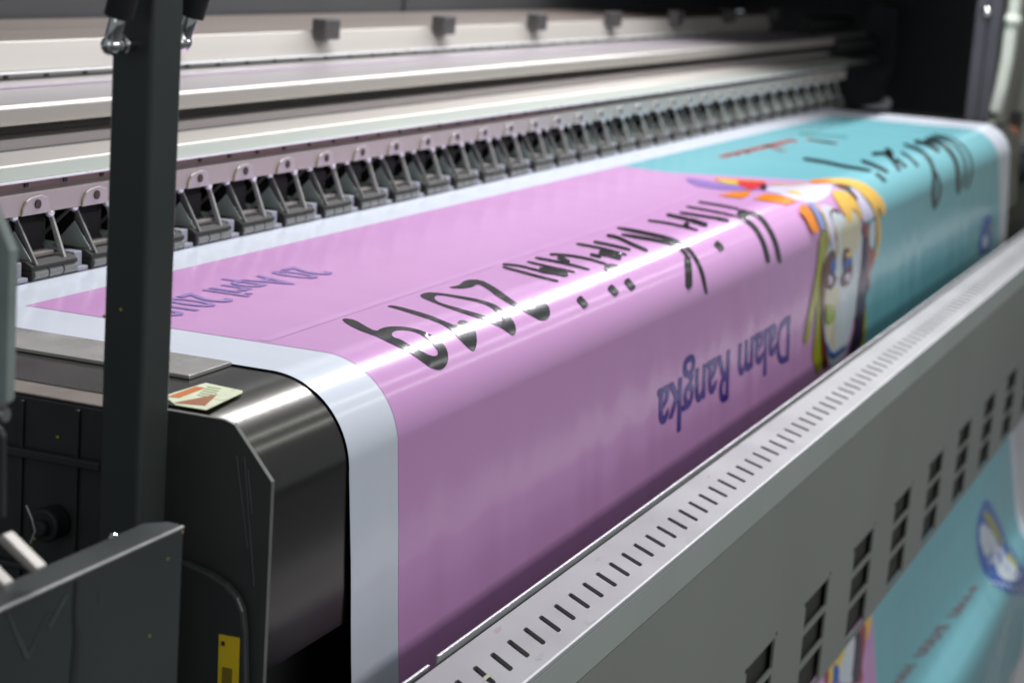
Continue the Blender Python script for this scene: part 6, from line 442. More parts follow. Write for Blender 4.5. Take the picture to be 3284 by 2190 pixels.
LOW_SCRIPT=[[[(3.8933,0.9021),(3.8901,0.9014),(3.8838,0.8998),(3.8743,0.8975),(3.8616,0.8944),(3.8484,0.8911),(3.835,0.8878),(3.8216,0.8845),(3.808,0.8812),(3.7975,0.8786),(3.7905,0.8769),(3.7871,0.876),(3.7869,0.8806),(3.7904,0.8815),(3.7973,0.8832),(3.8072,0.8856),(3.8204,0.8889),(3.8338,0.8922),(3.8466,0.8954),(3.8591,0.8985),(3.8717,0.9016),(3.8811,0.9039),(3.8867,0.9053),(3.8895,0.906)]],[[(3.7772,0.8749),(3.7766,0.875),(3.7753,0.8752),(3.7735,0.8756),(3.7711,0.876),(3.7687,0.8765),(3.7663,0.8769),(3.7639,0.8774),(3.7616,0.8778),(3.7598,0.8781),(3.7586,0.8784),(3.758,0.8785),(3.777,0.8852),(3.7776,0.8851),(3.7789,0.8849),(3.7808,0.8846),(3.7833,0.8842),(3.7858,0.8837),(3.7883,0.8833),(3.7908,0.8829),(3.7932,0.8824),(3.795,0.8821),(3.7963,0.8819),(3.7969,0.8818)]],[[(3.7723,0.8851),(3.7745,0.8854),(3.779,0.886),(3.7858,0.8869),(3.7949,0.8881),(3.804,0.8893),(3.8132,0.8905),(3.8224,0.8917),(3.8316,0.893),(3.8384,0.8939),(3.8429,0.8944),(3.8451,0.8947),(3.8366,0.8885),(3.8343,0.8882),(3.8297,0.8876),(3.8228,0.8867),(3.8136,0.8854),(3.8044,0.8842),(3.7953,0.883),(3.7859,0.8818),(3.7766,0.8805),(3.7696,0.8796),(3.765,0.8789),(3.7627,0.8786)]],[[(3.8312,0.8885),(3.8307,0.8886),(3.8298,0.8889),(3.8284,0.8893),(3.8265,0.8899),(3.8246,0.8905),(3.8227,0.8911),(3.8208,0.8917),(3.8189,0.8923),(3.8174,0.8927),(3.8165,0.893),(3.816,0.8932),(3.8339,0.8991),(3.8344,0.899),(3.8354,0.8987),(3.837,0.8983),(3.8391,0.8977),(3.8412,0.8972),(3.8432,0.8967),(3.8453,0.8961),(3.8474,0.8956),(3.849,0.8952),(3.85,0.8949),(3.8506,0.8948)]],[[(3.8288,0.8991),(3.8308,0.8994),(3.835,0.8999),(3.8412,0.9006),(3.8495,0.9016),(3.8579,0.9026),(3.8663,0.9036),(3.8743,0.9046),(3.8823,0.9055),(3.8883,0.9062),(3.8923,0.9066),(3.8943,0.9069),(3.8881,0.9012),(3.886,0.9009),(3.8817,0.9004),(3.8754,0.8997),(3.867,0.8986),(3.8586,0.8976),(3.8502,0.8966),(3.8419,0.8956),(3.8336,0.8946),(3.8274,0.8939),(3.8232,0.8934),(3.8211,0.8931)]],[[(3.8242,0.8988),(3.8204,0.898),(3.813,0.8964),(3.8019,0.894),(3.7864,0.8907),(3.7708,0.8873),(3.7553,0.884),(3.7394,0.8805),(3.7234,0.877),(3.7114,0.8744),(3.7035,0.8727),(3.6995,0.8718),(3.7025,0.8771),(3.7065,0.8779),(3.7144,0.8797),(3.7264,0.8823),(3.7418,0.8857),(3.7572,0.889),(3.7726,0.8924),(3.7876,0.8956),(3.8023,0.8987),(3.8134,0.9011),(3.8209,0.9027),(3.8246,0.9035)]],[[(3.6987,0.8761),(3.7014,0.8769),(3.7068,0.8785),(3.7149,0.8809),(3.7256,0.8841),(3.7358,0.8872),(3.7461,0.8903),(3.7564,0.8935),(3.7659,0.8964),(3.7731,0.8986),(3.7779,0.9),(3.7803,0.9008),(3.7868,0.8979),(3.7844,0.8971),(3.7796,0.8957),(3.7724,0.8935),(3.762,0.8904),(3.7516,0.8872),(3.7413,0.8841),(3.7306,0.8809),(3.7197,0.8777),(3.7115,0.8752),(3.7061,0.8736),(3.7034,0.8728)]],[[(3.7676,0.8874),(3.767,0.8874),(3.7657,0.8873),(3.7638,0.8872),(3.7613,0.8871),(3.7587,0.887),(3.7562,0.8869),(3.7537,0.8868),(3.7511,0.8867),(3.7493,0.8866),(3.748,0.8865),(3.7474,0.8865),(3.7607,0.8932),(3.7613,0.8932),(3.7626,0.8932),(3.7645,0.8933),(3.767,0.8934),(3.7695,0.8936),(3.772,0.8937),(3.7746,0.8938),(3.7771,0.8939),(3.779,0.894),(3.7802,0.894),(3.7809,0.8941)]],[[(3.7601,0.8962),(3.7571,0.8955),(3.7511,0.8939),(3.7416,0.8916),(3.7288,0.8883),(3.7162,0.8851),(3.7033,0.8819),(3.69,0.8785),(3.6769,0.8752),(3.667,0.8727),(3.6604,0.871),(3.657,0.8702),(3.6571,0.8747),(3.6603,0.8755),(3.6669,0.8772),(3.6767,0.8797),(3.6899,0.883),(3.7024,0.8862),(3.715,0.8894),(3.7277,0.8926),(3.7397,0.8957),(3.7487,0.8979),(3.7546,0.8994),(3.7576,0.9002)]],[[(3.7204,0.8944),(3.7175,0.8937),(3.7112,0.8921),(3.7018,0.8897),(3.6892,0.8865),(3.6768,0.8834),(3.6638,0.88),(3.6508,0.8767),(3.6379,0.8734),(3.6281,0.8709),(3.6215,0.8692),(3.6182,0.8684),(3.6185,0.873),(3.6217,0.8738),(3.628,0.8754),(3.6377,0.8779),(3.6506,0.8812),(3.6633,0.8844),(3.6757,0.8876),(3.6881,0.8908),(3.7005,0.8939),(3.7092,0.8962),(3.7151,0.8977),(3.718,0.8984)]],[[(3.7026,0.8823),(3.7014,0.8823),(3.6989,0.8822),(3.6951,0.882),(3.6902,0.8818),(3.6852,0.8815),(3.6803,0.8813),(3.6754,0.8811),(3.6705,0.8808),(3.6668,0.8807),(3.6643,0.8806),(3.6631,0.8805),(3.6764,0.8872),(3.6776,0.8872),(3.6801,0.8873),(3.6838,0.8875),(3.6886,0.8877),(3.6936,0.8879),(3.6985,0.8882),(3.7034,0.8884),(3.7083,0.8886),(3.7121,0.8888),(3.7145,0.8889),(3.7158,0.889)]],[[(3.5951,0.8719),(3.598,0.8726),(3.6037,0.8741),(3.6122,0.8763),(3.6237,0.8792),(3.6353,0.8822),(3.6464,0.8851),(3.6574,0.8879),(3.6685,0.8908),(3.6769,0.8929),(3.6822,0.8943),(3.6848,0.8949),(3.6864,0.8908),(3.6836,0.8901),(3.678,0.8887),(3.6697,0.8865),(3.6586,0.8837),(3.647,0.8807),(3.6354,0.8778),(3.6239,0.8748),(3.6124,0.8719),(3.6035,0.8696),(3.5976,0.8681),(3.5947,0.8673)]],[[(3.6794,0.8897),(3.6782,0.8896),(3.6758,0.8895),(3.6721,0.8893),(3.6673,0.8891),(3.6624,0.8889),(3.6576,0.8886),(3.6528,0.8884),(3.648,0.8882),(3.6444,0.888),(3.642,0.8879),(3.6408,0.8879),(3.6531,0.8943),(3.6543,0.8943),(3.6567,0.8944),(3.6603,0.8946),(3.665,0.8948),(3.6698,0.895),(3.6746,0.8953),(3.6794,0.8955),(3.6843,0.8957),(3.6879,0.8959),(3.6903,0.896),(3.6915,0.896)]],[[(3.6476,0.889),(3.6449,0.8883),(3.6394,0.8869),(3.6312,0.8848),(3.62,0.8819),(3.6086,0.8789),(3.5972,0.876),(3.5859,0.8731),(3.5744,0.8701),(3.5657,0.8678),(3.5599,0.8663),(3.557,0.8656),(3.5574,0.8701),(3.5603,0.8709),(3.566,0.8724),(3.5744,0.8745),(3.5857,0.8775),(3.597,0.8804),(3.6084,0.8833),(3.6192,0.8861),(3.6301,0.8889),(3.6383,0.8911),(3.6437,0.8925),(3.6465,0.8932)]],[[(3.5732,0.8875),(3.5703,0.8868),(3.5644,0.8852),(3.5556,0.8829),(3.5433,0.8797),(3.531,0.8765),(3.5189,0.8733),(3.5065,0.87),(3.4941,0.8667),(3.4848,0.8643),(3.4787,0.8627),(3.4756,0.8619),(3.476,0.8663),(3.479,0.8671),(3.4852,0.8687),(3.4945,0.8712),(3.5066,0.8744),(3.5187,0.8776),(3.5309,0.8808),(3.5429,0.884),(3.5545,0.887),(3.5633,0.8893),(3.5692,0.8909),(3.5721,0.8917)]],[[(3.467,0.8608),(3.4664,0.8609),(3.4654,0.8611),(3.4639,0.8615),(3.4619,0.8619),(3.4599,0.8623),(3.4579,0.8628),(3.4559,0.8632),(3.4539,0.8637),(3.4524,0.864),(3.4514,0.8642),(3.4509,0.8643),(3.4684,0.8709),(3.469,0.8708),(3.47,0.8705),(3.4715,0.8702),(3.4735,0.8698),(3.4755,0.8693),(3.4775,0.8689),(3.4796,0.8685),(3.4816,0.868),(3.4831,0.8677),(3.4841,0.8675),(3.4847,0.8674)]],[[(3.4644,0.8707),(3.4664,0.871),(3.4704,0.8716),(3.4765,0.8725),(3.4845,0.8737),(3.4926,0.8748),(3.5007,0.876),(3.5088,0.8772),(3.517,0.8784),(3.5231,0.8792),(3.5273,0.8798),(3.5293,0.8801),(3.5204,0.8739),(3.5184,0.8736),(3.5143,0.873),(3.5082,0.8722),(3.4999,0.871),(3.4916,0.8698),(3.4834,0.8686),(3.4752,0.8674),(3.4671,0.8662),(3.461,0.8653),(3.457,0.8647),(3.455,0.8644)]],[[(3.5097,0.8759),(3.5103,0.8762),(3.5115,0.8769),(3.5133,0.878),(3.5157,0.8794),(3.5181,0.8808),(3.5206,0.8823),(3.5229,0.8837),(3.525,0.885),(3.5266,0.886),(3.5277,0.8867),(3.5282,0.887),(3.5438,0.8886),(3.5433,0.8883),(3.5422,0.8876),(3.5406,0.8866),(3.5384,0.8852),(3.5363,0.8839),(3.534,0.8825),(3.5316,0.8811),(3.5291,0.8796),(3.5273,0.8786),(3.5261,0.8779),(3.5255,0.8775)]],[[(3.419,0.8636),(3.4217,0.8643),(3.4271,0.8658),(3.4352,0.8679),(3.446,0.8708),(3.4567,0.8737),(3.4673,0.8765),(3.478,0.8794),(3.4887,0.8823),(3.4965,0.8843),(3.5016,0.8857),(3.5042,0.8864),(3.5051,0.8823),(3.5023,0.8816),(3.4969,0.8801),(3.4889,0.878),(3.4781,0.8751),(3.4675,0.8723),(3.4565,0.8694),(3.4456,0.8665),(3.4348,0.8636),(3.4267,0.8614),(3.4213,0.86),(3.4186,0.8592)]],[[(3.4984,0.8811),(3.4973,0.8811),(3.495,0.881),(3.4917,0.8808),(3.4872,0.8806),(3.4827,0.8803),(3.4783,0.8801),(3.4738,0.8799),(3.4694,0.8797),(3.466,0.8795),(3.4638,0.8794),(3.4627,0.8794),(3.475,0.8858),(3.4761,0.8858),(3.4783,0.8859),(3.4816,0.8861),(3.486,0.8863),(3.4905,0.8865),(3.4949,0.8867),(3.4994,0.8869),(3.5038,0.8872),(3.5072,0.8873),(3.5094,0.8874),(3.5106,0.8875)]],[[(3.4692,0.8805),(3.4666,0.8798),(3.4613,0.8784),(3.4533,0.8763),(3.4428,0.8734),(3.4321,0.8706),(3.4214,0.8677),(3.4107,0.8648),(3.4,0.8619),(3.3921,0.8598),(3.3867,0.8584),(3.3841,0.8576),(3.3845,0.862),(3.3872,0.8627),(3.3924,0.8641),(3.4004,0.8663),(3.411,0.8692),(3.4217,0.872),(3.4321,0.8748),(3.4426,0.8777),(3.4531,0.8805),(3.4611,0.8826),(3.4662,0.884),(3.4687,0.8847)]],[[(3.3637,0.861),(3.3663,0.8617),(3.3715,0.8631),(3.3794,0.8653),(3.3899,0.8681),(3.4005,0.871),(3.4109,0.8738),(3.4213,0.8766),(3.4317,0.8794),(3.4395,0.8816),(3.4448,0.883),(3.4473,0.8837),(3.4476,0.8794),(3.4449,0.8787),(3.4397,0.8773),(3.4319,0.8752),(3.4214,0.8724),(3.4108,0.8695),(3.4001,0.8667),(3.3895,0.8638),(3.379,0.861),(3.3711,0.8588),(3.3658,0.8574),(3.3632,0.8567)]],[[(3.4411,0.8783),(3.44,0.8783),(3.4379,0.8782),(3.4346,0.878),(3.4302,0.8778),(3.4259,0.8776),(3.4215,0.8774),(3.4172,0.8771),(3.4129,0.8769),(3.4097,0.8768),(3.4075,0.8767),(3.4064,0.8766),(3.4189,0.8831),(3.42,0.8831),(3.4221,0.8832),(3.4254,0.8834),(3.4297,0.8836),(3.434,0.8838),(3.4383,0.884),(3.4426,0.8842),(3.447,0.8844),(3.4502,0.8846),(3.4524,0.8847),(3.4535,0.8847)]],[[(3.4128,0.8777),(3.4102,0.877),(3.405,0.8756),(3.3973,0.8735),(3.3869,0.8707),(3.3764,0.8679),(3.366,0.865),(3.3556,0.8622),(3.3452,0.8594),(3.3374,0.8572),(3.3322,0.8558),(3.3296,0.8551),(3.3301,0.8594),(3.3327,0.8601),(3.3379,0.8615),(3.3456,0.8637),(3.3559,0.8665),(3.3663,0.8693),(3.3768,0.8722),(3.3869,0.8749),(3.3971,0.8777),(3.4048,0.8798),(3.41,0.8812),(3.4126,0.8819)]],[[(3.3099,0.8585),(3.3124,0.8592),(3.3175,0.8606),(3.3252,0.8627),(3.3354,0.8655),(3.3457,0.8683),(3.356,0.8711),(3.3662,0.8739),(3.3763,0.8767),(3.3839,0.8788),(3.389,0.8802),(3.3916,0.8809),(3.3917,0.8767),(3.3892,0.876),(3.3841,0.8746),(3.3765,0.8725),(3.3661,0.8697),(3.3557,0.8669),(3.3453,0.864),(3.3351,0.8612),(3.3248,0.8584),(3.317,0.8563),(3.3119,0.8549),(3.3093,0.8542)]],[[(3.3855,0.8756),(3.3844,0.8755),(3.3823,0.8754),(3.3791,0.8753),(3.3749,0.8751),(3.3707,0.8749),(3.3665,0.8747),(3.3623,0.8744),(3.3581,0.8742),(3.3549,0.8741),(3.3528,0.874),(3.3518,0.8739),(3.3639,0.8803),(3.365,0.8803),(3.3671,0.8805),(3.3702,0.8806),(3.3744,0.8808),(3.3787,0.881),(3.3829,0.8813),(3.3872,0.8815),(3.3914,0.8817),(3.3946,0.8818),(3.3968,0.882),(3.3978,0.882)]],[[(3.3579,0.875),(3.3554,0.8743),(3.3504,0.873),(3.3428,0.8709),(3.3325,0.868),(3.3223,0.8652),(3.3121,0.8624),(3.302,0.8596),(3.2919,0.8568),(3.2843,0.8547),(3.2792,0.8534),(3.2767,0.8527),(3.2772,0.8569),(3.2797,0.8576),(3.2848,0.859),(3.2923,0.8611),(3.3024,0.8639),(3.3125,0.8667),(3.3226,0.8695),(3.3328,0.8723),(3.3427,0.875),(3.3502,0.8771),(3.3552,0.8785),(3.3577,0.8792)]],[[(3.2934,0.8738),(3.2907,0.8731),(3.2852,0.8716),(3.2769,0.8692),(3.2659,0.8662),(3.255,0.8631),(3.2441,0.8601),(3.2332,0.857),(3.2223,0.8539),(3.2142,0.8517),(3.2088,0.8501),(3.2061,0.8494),(3.2066,0.8536),(3.2093,0.8543),(3.2147,0.8558),(3.2228,0.8581),(3.2336,0.8612),(3.2444,0.8642),(3.2553,0.8673),(3.2662,0.8704),(3.2771,0.8734),(3.2851,0.8756),(3.2905,0.8772),(3.2932,0.8779)]],[[(3.2613,0.8722),(3.2585,0.8715),(3.2531,0.8699),(3.2449,0.8676),(3.2341,0.8646),(3.2234,0.8615),(3.2126,0.8585),(3.2019,0.8555),(3.1912,0.8525),(3.1832,0.8502),(3.1779,0.8487),(3.1752,0.848),(3.1757,0.8521),(3.1784,0.8528),(3.1837,0.8544),(3.1916,0.8566),(3.2023,0.8596),(3.213,0.8627),(3.2237,0.8657),(3.2344,0.8687),(3.2452,0.8718),(3.2532,0.874),(3.2584,0.8755),(3.2611,0.8763)]],[[(3.2436,0.8605),(3.2426,0.8604),(3.2407,0.8603),(3.2377,0.8602),(3.2337,0.86),(3.2298,0.8598),(3.2259,0.8596),(3.2219,0.8594),(3.218,0.8592),(3.2151,0.8591),(3.2131,0.859),(3.2121,0.8589),(3.2241,0.8653),(3.2251,0.8653),(3.2271,0.8654),(3.23,0.8656),(3.234,0.8658),(3.2379,0.866),(3.2419,0.8661),(3.2458,0.8663),(3.2498,0.8665),(3.2528,0.8667),(3.2548,0.8668),(3.2558,0.8668)]],[[(3.2405,0.8709),(3.2373,0.8701),(3.2309,0.8685),(3.2214,0.8662),(3.2088,0.8631),(3.1962,0.86),(3.1836,0.8568),(3.1711,0.8537),(3.1587,0.8506),(3.1495,0.8484),(3.1434,0.8468),(3.1403,0.8461),(3.1432,0.8508),(3.1463,0.8516),(3.1524,0.8531),(3.1617,0.8554),(3.1741,0.8585),(3.1865,0.8616),(3.199,0.8647),(3.2116,0.8679),(3.2242,0.871),(3.2336,0.8733),(3.2398,0.8749),(3.2429,0.8756)]],[[(3.1402,0.8499),(3.1423,0.8507),(3.1466,0.8521),(3.153,0.8543),(3.1615,0.8572),(3.1701,0.8601),(3.1787,0.863),(3.1872,0.8659),(3.1958,0.8688),(3.2023,0.871),(3.2066,0.8724),(3.2087,0.8732),(3.2122,0.8702),(3.21,0.8695),(3.2056,0.868),(3.1991,0.8658),(3.1905,0.8629),(3.1819,0.86),(3.1733,0.8571),(3.1647,0.8542),(3.1561,0.8513),(3.1497,0.8491),(3.1454,0.8477),(3.1433,0.8469)]],[[(3.1939,0.8601),(3.1934,0.86),(3.1925,0.86),(3.191,0.8599),(3.1891,0.8598),(3.1872,0.8597),(3.1852,0.8596),(3.1833,0.8595),(3.1814,0.8594),(3.18,0.8594),(3.179,0.8593),(3.1785,0.8593),(3.1903,0.8656),(3.1908,0.8656),(3.1917,0.8656),(3.1932,0.8657),(3.1951,0.8658),(3.197,0.8659),(3.199,0.866),(3.2009,0.8661),(3.2028,0.8662),(3.2043,0.8663),(3.2053,0.8663),(3.2057,0.8663)]],[[(3.1914,0.8687),(3.1887,0.8679),(3.1835,0.8664),(3.1756,0.8642),(3.1652,0.8612),(3.1548,0.8582),(3.1444,0.8552),(3.134,0.8522),(3.1237,0.8493),(3.1161,0.8471),(3.111,0.8456),(3.1084,0.8449),(3.1089,0.8489),(3.1114,0.8497),(3.1165,0.8511),(3.1242,0.8533),(3.1345,0.8563),(3.1448,0.8593),(3.1552,0.8623),(3.1655,0.8652),(3.1759,0.8682),(3.1838,0.8705),(3.189,0.872),(3.1916,0.8727)]],[[(3.1608,0.8671),(3.1582,0.8663),(3.153,0.8649),(3.1453,0.8626),(3.1351,0.8597),(3.1248,0.8567),(3.1146,0.8537),(3.1044,0.8508),(3.0943,0.8479),(3.0867,0.8457),(3.0817,0.8442),(3.0792,0.8435),(3.0796,0.8475),(3.0821,0.8483),(3.0871,0.8497),(3.0947,0.8519),(3.1048,0.8548),(3.115,0.8578),(3.1252,0.8608),(3.1354,0.8637),(3.1456,0.8667),(3.1533,0.8689),(3.1585,0.8704),(3.1611,0.8712)]],[[(3.1439,0.8556),(3.143,0.8556),(3.1411,0.8555),(3.1383,0.8553),(3.1346,0.8552),(3.1308,0.855),(3.1271,0.8548),(3.1234,0.8546),(3.1197,0.8544),(3.1169,0.8543),(3.115,0.8542),(3.1141,0.8542),(3.1257,0.8603),(3.1266,0.8604),(3.1285,0.8605),(3.1312,0.8606),(3.135,0.8608),(3.1387,0.861),(3.1425,0.8612),(3.1462,0.8614),(3.15,0.8616),(3.1528,0.8617),(3.1547,0.8618),(3.1556,0.8618)]]]
GREEN_SCRIPT=[[[(3.7271,-0.2154),(3.7214,-0.2129),(3.7206,-0.2104),(3.7249,-0.2082),(3.7306,-0.2052),(3.7356,-0.202),(3.7399,-0.1987),(3.7436,-0.1951),(3.7465,-0.1914),(3.7487,-0.1886),(3.7539,-0.1876),(3.7619,-0.1885),(3.78,-0.1928),(3.7866,-0.1955),(3.7889,-0.1983),(3.7867,-0.2012),(3.7837,-0.2049),(3.78,-0.2085),(3.7755,-0.212),(3.7704,-0.2152),(3.7645,-0.2182),(3.7601,-0.2205),(3.7535,-0.2211),(3.7449,-0.22)]],[[(3.7509,-0.1858),(3.747,-0.1832),(3.7461,-0.1799),(3.7483,-0.1756),(3.7513,-0.17),(3.7536,-0.1639),(3.7552,-0.1573),(3.7561,-0.1503),(3.7562,-0.1427),(3.7564,-0.1371),(3.7588,-0.1338),(3.7636,-0.133),(3.7752,-0.1355),(3.7798,-0.1385),(3.7822,-0.1428),(3.782,-0.1485),(3.7819,-0.1561),(3.781,-0.1633),(3.7794,-0.1699),(3.7771,-0.1761),(3.7741,-0.1817),(3.7718,-0.186),(3.7679,-0.1882),(3.7625,-0.1885)]]]
